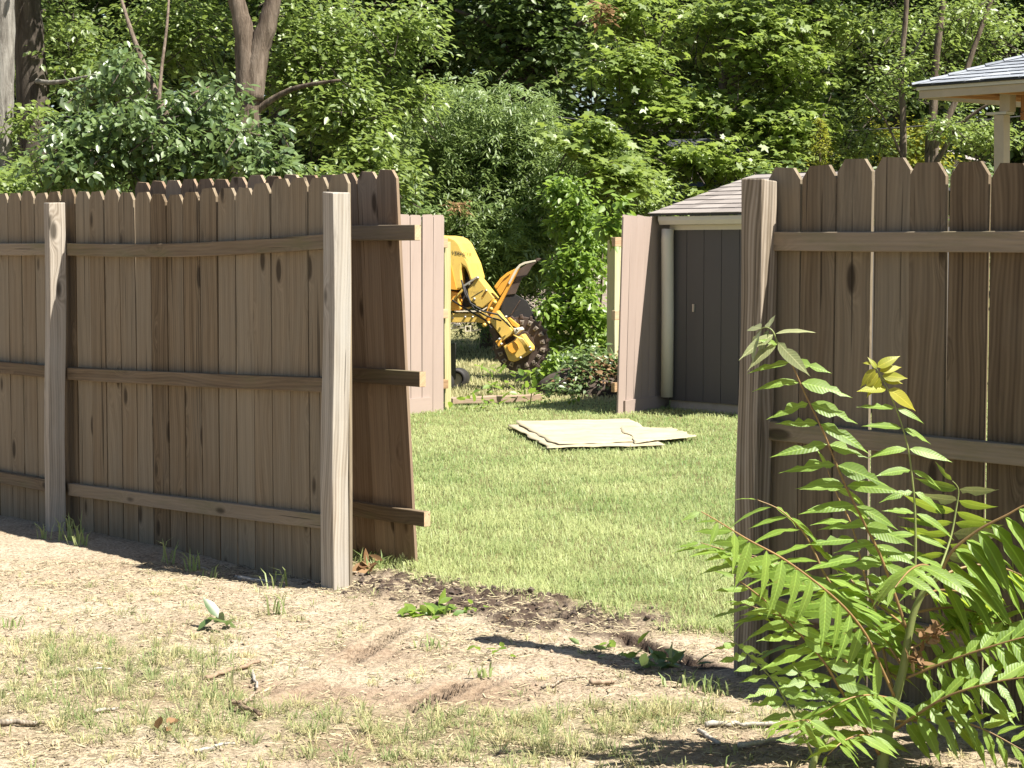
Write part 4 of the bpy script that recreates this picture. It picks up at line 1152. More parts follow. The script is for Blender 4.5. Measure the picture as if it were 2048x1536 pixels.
# drooping compound-leaved mass in the middle
t, b = tree('drooping_tree', 'wide grey-green tree with drooping narrow leaflets behind the grinder', 980, 29.4)
limb(t, b, [(975, base_px(29.4), 29.4), (978, 560, 29.4), (970, 440, 29.4), (985, 330, 29.4), (1000, 240, 28.9)], 0.12, 0.04, MAT['bark'], 'trunk')
for pts, r in (([(975, 520, 29.4), (905, 430, 28.4), (850, 340, 27.9)], .05), ([(975, 460, 29.4), (1050, 400, 28.4), (1120, 330, 27.9)], .05), ([(1010, 470, 27.6), (960, 420, 27.0), (930, 390, 26.6)], .03), ([(1000, 420, 27.4), (960, 440, 26.8), (900, 460, 26.4)], .02), ([(980, 500, 29.4), (1100, 480, 28.8), (1200, 450, 28.4)], .04)):
    limb(t, b, pts, r, r * 0.35, MAT['bark_grey'])
reg = [(960, 250, 150, 60, 28.0, 1.4, 46, .5), (880, 330, 90, 100, 27.6, 1.2, 29.4, .45), (1060, 300, 110, 90, 27.8, 1.2, 38, .45), (990, 480, 150, 90, 26.6, .8, 34, .38), (920, 540, 90, 60, 26.8, .5, 14, .36), (980, 400, 170, 100, 27.4, 1.2, 46, .45), (1140, 400, 90, 90, 27.0, 1.0, 26, .42), (900, 470, 100, 90, 28.0, 1.0, 24, .42), (1040, 520, 120, 90, 27.8, 1.0, 25.4, .42), (960, 590, 90, 40, 28.4, .6, 10, .4), (1210, 400, 70, 60, 26.8, .8, 14, .4), (840, 260, 60, 60, 27.2, .8, 16, .4), (1180, 330, 80, 50, 26.6, .8, 16, .4), (830, 420, 60, 80, 27.0, .8, 16, .4)]
pinnate('crown', t, b, reg, 17, 0.108, 13, 0.36, MAT['hanging'], hang=0.95)
crown('dead_spray', t, b, [(922, 408, 22, 22, 26.0, .2, 4, .14)], 26, 0.10, SH_NARROW, MAT['brownleaf'])
# fresh ailanthus fronds reaching above it
t, b = tree('ailanthus_tree', 'slim ailanthus top with arching fronds over the drooping tree', 1010, 28.4)
limb(t, b, [(1000, base_px(28.4), 28.4), (1000, 400, 28.4), (1010, 250, 28.0), (1020, 190, 27.8)], 0.05, 0.02, MAT['bark_grey'], 'trunk')
pinnate('crown', t, b, [(830, 140, 25.4, 16, 25.4, .3, 2, .3), (1000, 185, 110, 22, 27.0, .6, 8, .35), (1080, 215, 60, 26, 26.8, .4, 6, .3)], 7, 0.11, 14, 0.46, MAT['hanging'], hang=0.5)

# bright shrub of vines right of the wheel
t, b = tree('leafy_shrub', 'bright green vine-covered shrub between the cutter wheel and pink panel', 1165, 22.5)
t['category'] = 'shrub'
limb(t, b, [(1165, base_px(22.5), 22.5), (1160, 640, 22.5), (1170, 520, 22.5), (1155, 420, 22.5), (1150, 370, 22.4)], 0.03, 0.008, MAT['bark'], 'stem')
limb(t, b, [(1190, base_px(22.5), 22.5), (1200, 640, 22.4), (1205, 500, 22.3)], 0.025, 0.008, MAT['bark'], 'stem')
limb(t, b, [(1125, base_px(22.3), 22.3), (1118, 700, 22.2), (1108, 600, 22.1)], 0.012, 0.004, MAT['stem_g'], 'stem')
reg = [(1150, 430, 60, 60, 22.2, .35, 20, .2), (1160, 540, 75, 80, 22.2, .4, 34, .2), (1160, 640, 90, 70, 22, .4, 36, .2), (1195, 480, 45, 60, 22.4, .3, 14, .2), (1110, 630, 40, 60, 22, .3, 12, .18), (1130, 380, 40, 30, 22.3, .25, 8, .16), (1120, 740, 70, 40, 21.4, .35, 18, .18), (1200, 700, 50, 40, 21.8, .3, 12, .18)]
crown('foliage', t, b, reg, 52, 0.085, SH_OVAL, MAT['vine'], flat=0.8, droop=0.8, up=0.6, rand=0.9)
crown('climber', t, b, [(1225, 440, 22, 40, 20.4, .15, 7, .14), (1232, 400, 14, 14, 20.3, .1, 2, .12)], 16, 0.13, SH_OVAL, MAT['vine'], flat=0.8, droop=0.9, up=0.5)

# thin multi-stemmed trees at the right
t, b = tree('slender_tree', 'group of slender stems with fine leaves left of the pavilion', 1850, 29)
limb(t, b, [(1806, base_px(27.0), 27.0), (1806, 330, 27.0), (1806, 240, 27.0), (1803, 130, 27.0), (1812, 20, 27.0), (1815, -120, 27.0)], 0.055, 0.03, MAT['bark'], 'trunk')
limb(t, b, [(1858, base_px(27.0), 27.2), (1858, 330, 27.2), (1866, 230, 27.2), (1872, 120, 27.2), (1885, 10, 27.2), (1900, -120, 27.2)], 0.075, 0.04, MAT['bark'], 'trunk')
limb(t, b, [(1862, base_px(27.0), 27.0), (1866, 330, 27.0), (1890, 250, 27.0), (1920, 180, 27.0), (1950, 90, 27.0), (1990, -20, 27.0)], 0.06, 0.03, MAT['bark'], 'trunk')
limb(t, b, [(1870, 330, 27.0), (1920, 250, 26.8), (1990, 200, 26.6)], 0.04, 0.015, MAT['bark'])
limb(t, b, [(1804, 130, 27.0), (1830, 100, 26.8), (1850, 60, 26.6)], 0.022, 0.01, MAT['bark_grey'])
limb(t, b, [(1806, 320, 27.0), (1770, 240, 26.8), (1730, 190, 26.6)], 0.02, 0.008, MAT['bark'])
reg = [(1850, 60, 150, 80, 28.6, 1.2, 36, .42), (1980, 60, 100, 70, 28.5, 1.2, 22, .42), (1760, 180, 90, 70, 28.6, 1, 18, .38), (1960, 270, 110, 45, 28.2, .8, 20, .35), (1720, 270, 60, 50, 28.8, .7, 9, .35), (1850, -140, 200, 110, 29, 2, 26, .55), (1900, 190, 60, 50, 29.4, .8, 7, .35), (1840, 150, 110, 60, 26.6, .6, 10, .3), (1880, 250, 70, 40, 26.5, .5, 6, .28), (1930, 30, 70, 40, 26.5, .5, 6, .3), (1790, 290, 50, 30, 28.4, .5, 6, .3)]
crown('crown', t, b, reg, 62, 0.085, SH_OVAL, MAT['ash'], flat=0.5, droop=0.5)
t, b = tree('small_conifer', 'narrow pale green young conifer tip above the first right pickets', 1640, 27)
limb(t, b, [(1640, base_px(27), 27), (1640, 330, 27), (1641, 240, 27)], 0.03, 0.006, MAT['bark'], 'trunk')
crown('crown', t, b, [(1640, 300, 26, 20, 27, .2, 8, .12), (1641, 270, 14, 18, 27, .12, 6, .1), (1642, 248, 6, 10, 27, .06, 3, .06), (1640, 340, 40, 24, 27, .3, 10, .14)], 60, 0.06, SH_NARROW, MAT['yellowleaf'], flat=0.9, droop=-0.6)
t, b = tree('yellow_shrub', 'sunny yellow-green shrub far behind the slender stems', 1830, 46)
t['category'] = 'shrub'
limb(t, b, [(1830, base_px(46), 46), (1830, 400, 46), (1832, 300, 46)], 0.08, 0.02, MAT['bark'], 'stem')
crown('foliage', t, b, [(1830, 270, 70, 26, 46, 1, 18, .5), (1840, 320, 90, 30, 46, 1, 14, .5)], 60, 0.14, SH_OVAL, MAT['yellowleaf'])

# shaded wood beyond: each tree with its own trunk and crown
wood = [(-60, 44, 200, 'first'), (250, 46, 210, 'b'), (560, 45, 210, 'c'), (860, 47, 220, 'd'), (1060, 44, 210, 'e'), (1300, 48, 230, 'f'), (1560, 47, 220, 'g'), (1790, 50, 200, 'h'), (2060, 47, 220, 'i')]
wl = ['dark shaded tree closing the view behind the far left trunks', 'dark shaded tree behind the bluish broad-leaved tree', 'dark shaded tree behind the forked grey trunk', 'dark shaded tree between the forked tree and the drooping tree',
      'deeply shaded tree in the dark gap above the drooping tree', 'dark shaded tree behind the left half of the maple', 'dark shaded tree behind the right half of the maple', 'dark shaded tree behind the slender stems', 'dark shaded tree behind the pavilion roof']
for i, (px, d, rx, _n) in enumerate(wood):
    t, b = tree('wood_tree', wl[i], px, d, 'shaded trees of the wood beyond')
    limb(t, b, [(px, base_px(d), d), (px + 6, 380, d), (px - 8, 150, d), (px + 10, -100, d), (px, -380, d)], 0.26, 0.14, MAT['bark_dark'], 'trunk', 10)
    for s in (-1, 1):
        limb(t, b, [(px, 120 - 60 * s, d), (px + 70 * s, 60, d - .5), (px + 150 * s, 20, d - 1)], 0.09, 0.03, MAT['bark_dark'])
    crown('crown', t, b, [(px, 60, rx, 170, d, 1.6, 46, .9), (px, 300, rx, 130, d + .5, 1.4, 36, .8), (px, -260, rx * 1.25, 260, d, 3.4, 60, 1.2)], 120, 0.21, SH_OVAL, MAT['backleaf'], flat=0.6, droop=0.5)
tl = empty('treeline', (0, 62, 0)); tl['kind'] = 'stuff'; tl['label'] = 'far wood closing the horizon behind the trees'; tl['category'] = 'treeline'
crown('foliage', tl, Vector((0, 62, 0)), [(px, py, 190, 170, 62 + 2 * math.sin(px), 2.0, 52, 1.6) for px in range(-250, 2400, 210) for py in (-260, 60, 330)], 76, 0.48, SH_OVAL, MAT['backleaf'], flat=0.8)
# low hedge plants at the foot of the wood, behind the left run and beyond the rear opening
for i, (px, d, lab) in enumerate(((40, 21, 'low dark hedge bush at the far left above the picket tops'), (190, 22, 'low dark hedge bush under the bluish broad-leaved tree'), (640, 23, 'dim bush behind the leaning panel tops'), (760, 26, 'dim bush beside the leaning panel top corner'), (1265, 27, 'dim green bush above the tilted pink panel'), (1560, 26, 'shaded bush hidden low behind the shed roof'), (1740, 27, 'low bush under the slender stems'), (1960, 26, 'low leafy bush beside the pavilion post'))):
    t, b = tree('hedge_bush', lab, px, d, 'low bushes under the trees')
    t['category'] = 'bush'
    limb(t, b, [(px, base_px(d), d), (px + 5, 480, d), (px, 400, d)], 0.04, 0.015, MAT['bark'], 'stem')
    crown('foliage', t, b, [(px, 390, 105, 70, d, .8, 34, .35), (px, 520, 100, 90, d, .7, 16, .4)], 52, 0.10, SH_OVAL, MAT['mulberry'] if i % 2 else MAT['ash'], flat=0.7)

# heap of ivy in the shade beside the rear opening
iv = G(1195, 798); t = empty('ivy_mound', (iv.x, iv.y + 0.6, 0)); b = Vector((iv.x, iv.y + 0.6, 0))
tag(t, 'dark mound of ivy in shade behind the tilted pink panel', 'ivy')
mbm = MB(); nn_ = 18
for j in range(7):
    for i in range(nn_):
        a = 2 * math.pi * i / nn_; f = j / 6
        r = math.cos(f * math.pi / 2) * (1 + random.uniform(-.1, .1))
        mbm.v.append((0.62 * r * math.cos(a), 0.5 * r * math.sin(a), 0.34 * math.sin(f * math.pi / 2) - 0.03))
for j in range(6):
    for i in range(nn_):
        mbm.f.append((j * nn_ + i, j * nn_ + (i + 1) % nn_, (j + 1) * nn_ + (i + 1) % nn_, (j + 1) * nn_ + i))
mbm.build('soil_heap', MAT['soil'], t, True)
crown('foliage', t, b, [(1190, 748, 78, 48, iv.y + .55, .55, 110, .15), (1130, 775, 50, 22, iv.y + .3, .3, 12, .12)], 34, 0.065, SH_OVAL, MAT['mulberry'], flat=0.8, up=0.6)
crown('dead_foliage', t, b, [(1195, 752, 80, 40, iv.y + .4, .5, 46, .15)], 20, 0.06, SH_OVAL, MAT['brownleaf'], flat=0.8, up=0.6)

# ------------------------------------------------------------------ grass
def blades(name, pts, hgt, wid, lean_amt, mat, label, tints, curl=0.5, parent=None, az=None):
    n = len(pts)
    az = RNG.uniform(0, 2 * math.pi, n) if az is None else az
    ld = np.stack([np.cos(az), np.sin(az), np.zeros(n)], 1)
    sd = np.stack([-np.sin(az), np.cos(az), np.zeros(n)], 1)
    la = lean_amt * RNG.uniform(0.2, 1.3, n)
    up = np.array([0, 0, 1.0])
    p0 = pts
    p1 = pts + up * (hgt * 0.55)[:, None] + ld * (hgt * la * 0.35)[:, None]
    p2 = pts + up * (hgt * np.clip(1 - la * curl, 0.12, 1))[:, None] + ld * (hgt * la)[:, None]
    w = (wid * RNG.uniform(0.7, 1.3, n))[:, None]
    V = np.stack([p0 - sd * w, p0 + sd * w, p1 - sd * w * 0.8, p1 + sd * w * 0.8, p2], 1).reshape(-1, 3)
    i = (np.arange(n) * 5)[:, None]
    T = np.concatenate([i + np.array([[0, 1, 3]]), i + np.array([[0, 3, 2]]), i + np.array([[2, 3, 4]])], 0)
    me = np_mesh(name, V, T, mat, np.repeat(tints, 5))
    o = link(name, me, parent)
    if label:
        tag(o, label, 'grass', kind='stuff')
    return o
def scatter(n, y0, y1, wide, pw=1.0, xlo=None, xhi=None):
    y = y0 + (y1 - y0) * RNG.random(n) ** pw
    x = RNG.uniform(-1, 1, n) * (y * 0.2625 + wide)
    return x, y
# lawn
x, y = scatter(330000, 6.2, 19.2, 0.55, 1.35)
s, t2, lawn, back, soil, g, n1, n2, n3 = masks(x, y)
dens = lawn * (0.55 + 0.45 * sstep(0.3, 0.6, n2)) * np.where(s > 0.3, 1, 0)
hid = (t2 < -2.5) & (s < 3.5) & (x < -1.1 - (y - 9) * 0.24)      # far behind the left run nothing shows
keep = (RNG.random(len(x)) < dens) & ~hid
x, y = x[keep], y[keep]
n1, n2, n3 = n1[keep], n2[keep], n3[keep]
z = ground_z(x, y)
far = sstep(8, 17, y)
thin = sstep(9.6, 7.6, y)
h = (0.052 + 0.018 * n2) * (1 - 0.25 * far) * RNG.uniform(0.55, 1.35, len(x))
ti = np.clip(0.0 + 0.45 * sstep(0.38, 0.62, n1) + 0.30 * sstep(0.4, 0.65, n2) + 0.25 * thin + RNG.uniform(-0.2, 0.55, len(x)), 0, 1)
blades('lawn_grass', np.stack([x, y, z - 0.004], 1), h, 0.0019 + 0.0012 * far, 1.25, MAT['grass'], 'short sunny lawn grass filling the yard beyond the fence', ti)
# far lawn behind the opening
x, y = scatter(90000, 19.0, 36, 0.5, 1.2)
k = (x > -1.6) & (x < 2.6); x, y = x[k], y[k]
nn1 = fbm(x * 1.2, y * 1.2, 77)
ti = np.clip(0.35 + 0.7 * (nn1 - 0.3) + RNG.uniform(-.15, .3, len(x)), 0, 1)
blades('far_grass', np.stack([x, y, np.zeros(len(x))], 1), 0.06 * RNG.uniform(0.6, 1.4, len(x)), np.full(len(x), 0.0045), 0.9, MAT['drygrass'], 'dry tan grass of the far yard under the grinder', ti)
# patchy front grass: tufts whose blades fan out, and a few single blades between
x, y = scatter(15000, 4.6, 8.9, 0.35, 0.9)
s, t2, lawn, back, soil, g, n1, n2, n3 = masks(x, y)
keep = (RNG.random(len(x)) < (np.clip(g * 1.15, 0, 1) ** 1.5 * 0.36 + 0.035 * (s < 0)) * (1 - track_w(x, y)) * (1 - 0.7 * red_w(x, y))) & (s < 0.35)
cx_, cy_, g = x[keep], y[keep], g[keep]
nb = (RNG.uniform(5, 12, len(cx_)) + 16 * g * RNG.random(len(cx_))).astype(int)
ct = np.clip(0.50 - 0.30 * g + RNG.normal(size=len(cx_)) * 0.30, 0, 1)
ch = (0.026 + 0.040 * g * RNG.random(len(cx_)) + 0.022 * RNG.random(len(cx_)) ** 3)
x = np.repeat(cx_, nb); y = np.repeat(cy_, nb); ti = np.repeat(ct, nb); h = np.repeat(ch, nb)
az = RNG.uniform(0, 2 * math.pi, len(x)); off = RNG.random(len(x)) * 0.022
x = x + np.cos(az) * off; y = y + np.sin(az) * off
h = h * RNG.uniform(0.55, 1.45, len(x))
ti = np.clip(ti + RNG.uniform(-0.25, 0.35, len(x)), 0, 1)
blades('patchy_grass', np.stack([x, y, ground_z(x, y) - 0.004], 1), h, np.full(len(x), 0.0017), 1.25, MAT['drygrass'], 'thin patchy half-dry grass on the dirt in front', ti, 0.45, None, az + RNG.normal(size=len(x)) * 0.4)
# straw, chips and clippings lying on the dirt
x, y = scatter(80000, 4.6, 9.2, 0.35, 0.85)
s, t2, lawn, back, soil, g, n1, n2, n3 = masks(x, y)
keep = (s < 0.5) & (RNG.random(len(x)) < (0.15 + 0.85 * sstep(0.4, 0.62, n2)) * (1 - 0.92 * track_w(x, y)) * (1 - 0.6 * red_w(x, y)))
x, y = x[keep], y[keep]; n = len(x)
ln = 0.008 + 0.06 * RNG.random(n) ** 2.2; wd = RNG.uniform(0.0005, 0.0018, n) * (1 + 1.6 * (RNG.random(n) > 0.93))
az = RNG.uniform(0, 2 * math.pi, n)
zz0 = ground_z(x, y) + 0.004
dx = np.stack([np.cos(az), np.sin(az), RNG.normal(size=n) * 0.16], 1) * ln[:, None] / 2
sx = np.stack([-np.sin(az), np.cos(az), RNG.normal(size=n) * 0.3], 1) * wd[:, None] / 1
c = np.stack([x, y, zz0], 1)
V = np.stack([c - dx - sx, c + dx - sx * .6, c + dx + sx * .6, c - dx + sx, c + np.array([0, 0, .003])], 1).reshape(-1, 3)
i = (np.arange(n) * 5)[:, None]
T = np.concatenate([i + np.array([[0, 1, 4]]), i + np.array([[1, 2, 4]]), i + np.array([[2, 3, 4]]), i + np.array([[3, 0, 4]])], 0)
tag(link('straw_litter', np_mesh('straw_litter', V, T, MAT['straw'], np.repeat(RNG.random(n), 5))), 'scattered straw and wood slivers on the dirt', 'litter', kind='stuff')
# loose crumbs of the dry dirt
x, y = scatter(9000, 4.6, 9.0, 0.35, 0.8)
m9 = masks(x, y); k = (m9[0] < 0.25) & (track_w(x, y) < 0.3) & (RNG.random(9000) < 0.35 + 0.65 * sstep(0.4, 0.6, m9[8]))
x, y = x[k], y[k]; zq = ground_z(x, y); nq = len(x)
oc = np.array([(1, 0, 0), (0, 1, 0), (-1, 0, 0), (0, -1, 0), (0, 0, .8), (0, 0, -.5)], dtype=float)
of = np.array([(0, 1, 4), (1, 2, 4), (2, 3, 4), (3, 0, 4), (1, 0, 5), (2, 1, 5), (3, 2, 5), (0, 3, 5)])
rr = 0.0018 + 0.0085 * RNG.random(nq) ** 4
V = np.stack([x, y, zq + rr * 0.3], 1)[:, None, :] + oc[None] * rr[:, None, None] * RNG.uniform(0.5, 1.4, (nq, 6, 1))
T = (of[None] + (np.arange(nq) * 6)[:, None, None]).reshape(-1, 3)
tag(link('dirt_crumbs', np_mesh('dirt_crumbs', V.reshape(-1, 3), T, MAT['crumb'])), 'small dry crumbs and pebbles over the bare dirt', 'dirt', kind='stuff')
# dark clods along the torn edge
cl_v, cl_f = [], []
ico = [(0, 0, 1), (.894, 0, .447), (.276, .851, .447), (-.724, .526, .447), (-.724, -.526, .447), (.276, -.851, .447), (.724, .526, -.447), (-.276, .851, -.447), (-.894, 0, -.447), (-.276, -.851, -.447), (.724, -.526, -.447), (0, 0, -1)]
icf = [(0, 1, 2), (0, 2, 3), (0, 3, 4), (0, 4, 5), (0, 5, 1), (1, 6, 2), (2, 7, 3), (3, 8, 4), (4, 9, 5), (5, 10, 1), (6, 7, 2), (7, 8, 3), (8, 9, 4), (9, 10, 5), (10, 6, 1), (11, 7, 6), (11, 8, 7), (11, 9, 8), (11, 10, 9), (11, 6, 10)]
x = RNG.uniform(-1.3, 1.2, 9000); y = RNG.uniform(6.6, 9.6, 9000)
so = masks(x, y)[4]
d9, _, _ = seg_dist(x, y, G(1235, 1270), G(1420, 1335))
k = (RNG.random(9000) < so * 0.9) & (d9 > 0.10)
x, y = x[k][:900], y[k][:900]
zq = ground_z(x, y)
for q in range(len(x)):
    r = 0.003 + 0.012 * random.random() ** 3
    o = len(cl_v)
    cl_v += [(x[q] + v[0] * r * random.uniform(.4, 1.5), y[q] + v[1] * r * random.uniform(.6, 1.3), zq[q] + r * .3 + v[2] * r * random.uniform(.5, 1.1)) for v in ico]
    cl_f += [(f[0] + o, f[1] + o, f[2] + o) for f in icf]
mb = MB(); mb.v = cl_v; mb.f = cl_f
tag(mb.build('soil_crumbs', MAT['soil'], None, False), 'dark crumbly soil clods along the torn edge of the lawn', 'soil', kind='stuff')

# ------------------------------------------------------------------ sticks, wilted leaves, weeds
def smooth0(w):
    out = []
    for i in range(len(w) - 1):
        for k in range(4):
            p = w[i].lerp(w[i + 1], k / 4)
            out.append(p + Vector((random.uniform(-.006, .006), random.uniform(-.010, .010), 0)))
    return out + [w[-1]]
def stick(pts, r, label, mat='post', z=0.008):
    w = smooth0([G(*p) for p in pts])
    w = [Vector((p.x, p.y, gz(p.x, p.y) + z + r * 0.6)) for p in w]
    b = w[0].copy()
    tag(MB().tube([p - b for p in w], [r * (1.1 - 0.35 * i / len(w)) for i in range(len(w))], 7, wob=0.28).build('stick', MAT[mat], None, True, loc=b), label, 'stick', 'sticks lying on the dirt')
stick([(1415, 1455), (1450, 1452), (1490, 1455), (1560, 1456)], 0.009, 'thick pale stick left of the sapling base, upper of two')
stick([(1480, 1500), (1530, 1490), (1585, 1478)], 0.008, 'pale stick left of the sapling base, lower of two')
stick([(1400, 1466), (1420, 1478), (1440, 1490)], 0.007, 'short grey twig beside the thick pale stick', 'bark' if False else 'post')
stick([(1420, 1425), (1445, 1428), (1470, 1432)], 0.006, 'thin tan twig above the thick pale stick')
stick([(465, 1424), (490, 1432), (520, 1446)], 0.009, 'dark short stick in the grass at the lower left', 'panel', 0.02)
stick([(488, 1430), (500, 1420), (515, 1409)], 0.006, 'thin dark twig standing on the short stick', 'panel', 0.03)
stick([(160, 1346), (190, 1344), (222, 1342)], 0.005, 'thin bleached twig left of the grass patch')
stick([(0, 1462), (40, 1459), (90, 1455)], 0.009, 'pale chunky stick at the lower left edge')
stick([(190, 1434), (215, 1428), (235, 1424)], 0.006, 'grey twig right of the chunky stick')
stick([(385, 1508), (430, 1502), (470, 1497)], 0.005, 'thin pale twig at the bottom left of the middle')
stick([(505, 1348), (508, 1364), (514, 1384)], 0.006, 'short upright grey chip beside the bare reddish dirt')
stick([(415, 1362), (460, 1348), (520, 1330)], 0.008, 'long flat piece of brown bark on the dirt', 'panel')
stick([(1180, 1380), (1205, 1381), (1228, 1379)], 0.010, 'stubby dark wood chunk on the bare dirt path', 'panel')
stick([(1080, 1388), (1130, 1372), (1175, 1366)], 0.004, 'thin twig pointing at the stubby wood chunk')
stick([(380, 1130), (400, 1134), (440, 1140)], 0.009, 'pale root lying in the shadow line of the left fence', z=-0.004)
stick([(470, 1150), (500, 1152), (540, 1158)], 0.009, 'bleached root near the foot of the split post', z=-0.004)
def leafpile(px, py, w_px, n, size, mat, label, cat='leaves', name='wilted_leaves', hgt=0.03, shape=SH_OVAL):
    c0 = G(px, py)
    k = c0.y / F
    p = np.stack([RNG.normal(size=n) * w_px * k * 0.5, RNG.normal(size=n) * 0.06, RNG.uniform(0.004, hgt, n)], 1)
    for q in range(n):
        p[q, 2] += gz(c0.x + p[q, 0], c0.y + p[q, 1])
    nor = np.array([0, 0, 1.0]) + RNG.normal(size=(n, 3)) * 0.45
    V, T = leaf_geo(p, nor, RNG.normal(size=(n, 3)), size * RNG.uniform(.6, 1.3, n), shape)
    o = link(name, np_mesh(name, V, T, MAT[mat], np.repeat(RNG.random(n), len(shape[0]))), None, (c0.x, c0.y, 0))
    tag(o, label, cat, kind='stuff')
leafpile(880, 1234, 100, 30, 0.075, 'leaflet_w' if 'leaflet_w' in MAT else 'vine', 'wilted green leaves lying below the torn lawn edge')
leafpile(1230, 1310, 50, 12, 0.06, 'vine', 'wilted green leaves at the edge of the fence shadow')
leafpile(1330, 1336, 70, 26, 0.07, 'mulberry', 'dark wilted leaves in the shadow of the right fence')
leafpile(990, 1320, 50, 8, 0.045, 'vine', 'few yellow-green leaves on the bare dirt path')
leafpile(740, 1150, 34, 12, 0.08, 'brownleaf', 'curled brown dead leaves at the foot of the leaning panel', hgt=0.06)
leafpile(950, 822, 120, 26, 0.10, 'vine', 'wilted vine leaves lying over the sill plank', hgt=0.12)
leafpile(1110, 808, 70, 16, 0.09, 'vine', 'wilted vine leaves right of the sill plank', hgt=0.10)
leafpile(440, 1262, 40, 7, 0.085, 'mulberry', 'dark curled leaves on the patchy grass', hgt=0.05)
leafpile(345, 1472, 30, 6, 0.05, 'brownleaf', 'dead leaf curled in the lower left grass', hgt=0.05)
leafpile(1003, 1259, 8, 3, 0.03, 'redleaf' if 'redleaf' in MAT else 'brownleaf', 'small rust-red leaf on the dirt below the lawn edge')
def weed(px, py, n, h, label, mat='grass', lean_amt=0.6, wid=0.0045, spread=0.03, curl=0.5, tl=(0.1, 0.6)):
    c0 = G(px, py)
    p = np.stack([RNG.normal(size=n) * spread, RNG.normal(size=n) * spread, np.zeros(n)], 1)
    z0 = gz(c0.x, c0.y)
    o = empty('weed_tuft', (c0.x, c0.y, z0))
    tag(o, label, 'weed', 'weeds along the fences')
    blades('foliage', p, h * RNG.uniform(0.6, 1.2, n), np.full(n, wid), lean_amt, MAT[mat], None, RNG.uniform(*tl, n), curl, o)['kind'] = 'stuff'
for a in ((140, 1085, 16, .16, 'tall grass weed at the foot of the left-hand post'), (165, 1098, 14, .10, 'leafy weed right of the left-hand post'), (90, 1080, 8, .10, 'thin weed in front of the left-hand post'), (335, 1130, 8, .17, 'slanting grass tuft in the left fence shadow'),
          (388, 1142, 9, .13, 'weed with two bent broad blades before the left fence'), (425, 1155, 9, .09, 'small leafy weed right of the bent broad blades'), (550, 1172, 9, .13, 'upright weed stalk near the foot of the split post'), (560, 1230, 12, .12, 'pale grass weed on the dirt below the split post'),
          (725, 1148, 8, .13, 'grass weed left of the leaning panel foot'), (770, 1146, 16, .10, 'dark grass clump at the foot of the leaning panel'), (960, 1365, 14, .06, 'small ragged weed on the bare dirt path'), (870, 1300, 16, .07, 'grassy weed left of the fence shadow tip'),
          (1360, 1372, 14, .07, 'small grass weed before the right fence shadow'), (1420, 1385, 22, .08, 'wider grass weed left of the sapling shadow'), (120, 1060, 9, .12, 'weed blades leaning on the left-hand post'), (20, 1250, 12, .06, 'small weed at the left picture edge')):
    weed(*a)
for (px, py, lab) in ((980, 775, 'broad leaf weed in the rear opening under the cutter wheel'), (1150, 735, 'tall yellow-green weed before the vine shrub'), (1060, 790, 'leafy weed beside the sill plank end')):
    c0 = G(px, py + 20); o = empty('broadleaf_weed', (c0.x, c0.y, 0)); tag(o, lab, 'weed', 'weeds in the rear opening')
    MB().tube([(0, 0, 0), (0.02, 0, 0.15), (0.0, 0.02, 0.30)], [0.006, 0.005, 0.003], 6).build('stem', MAT['stem_g'], o, True)
    n = 34
    p = np.stack([RNG.normal(size=n) * 0.10, RNG.normal(size=n) * 0.1, RNG.uniform(0.03, 0.32, n)], 1)
    V, T = leaf_geo(p, np.array([0, 0, 1.0]) + RNG.normal(size=(n, 3)) * 0.5, p + RNG.normal(size=(n, 3)) * .1, 0.11 * RNG.uniform(.5, 1.2, n), SH_OVAL)
    q = link('foliage', np_mesh('foliage', V, T, MAT['vine'], np.repeat(RNG.random(n), 7)), o); q['kind'] = 'stuff'

# ------------------------------------------------------------------ ailanthus sapling in front of the right run
SD0 = 5.5
sbase = P(1764, 1550, SD0); sbase.z = 0
sap = empty('ailanthus_sapling', sbase)
tag(sap, 'young ailanthus sapling with long pinnate leaves before the right fence', 'sapling')
def spt(px, py, dd=0.0):
    return P(px, py, SD0 + dd) - sbase
def smooth(w, sub=6):
    sm = []
    for i in range(len(w) - 1):
        p0 = w[max(0, i - 1)]; p1 = w[i]; p2 = w[i + 1]; p3 = w[min(len(w) - 1, i + 2)]
        for k in range(sub):
            t = k / sub
            sm.append(0.5 * ((2 * p1) + (p2 - p0) * t + (2 * p0 - 5 * p1 + 4 * p2 - p3) * t * t + (3 * p1 - p0 - 3 * p2 + p3) * t ** 3))
    sm.append(w[-1])
    return sm
g1 = spt(1764, 1550); g1.z = -0.03
ms = smooth([g1, spt(1765, 1530), spt(1778, 1450), spt(1790, 1400), spt(1806, 1341), spt(1816, 1280), spt(1828, 1225), spt(1850, 1180), spt(1882, 1150)])
MB().tube(ms, [0.0185 - 0.0115 * i / len(ms) for i in range(len(ms))], 10).build('stem', MAT['stem_g'], sap, True)
g2 = spt(1618, 1560, -0.12); g2.z = 0.0
ms2 = smooth([g2, spt(1630, 1515, -0.12), spt(1655, 1470, -0.1), spt(1690, 1400, -0.06), spt(1712, 1345, 0), spt(1724, 1290, 0.02)])
MB().tube(ms2, [0.012 - 0.008 * i / len(ms2) for i in range(len(ms2))], 8).build('stem', MAT['stem_g'], sap, True)
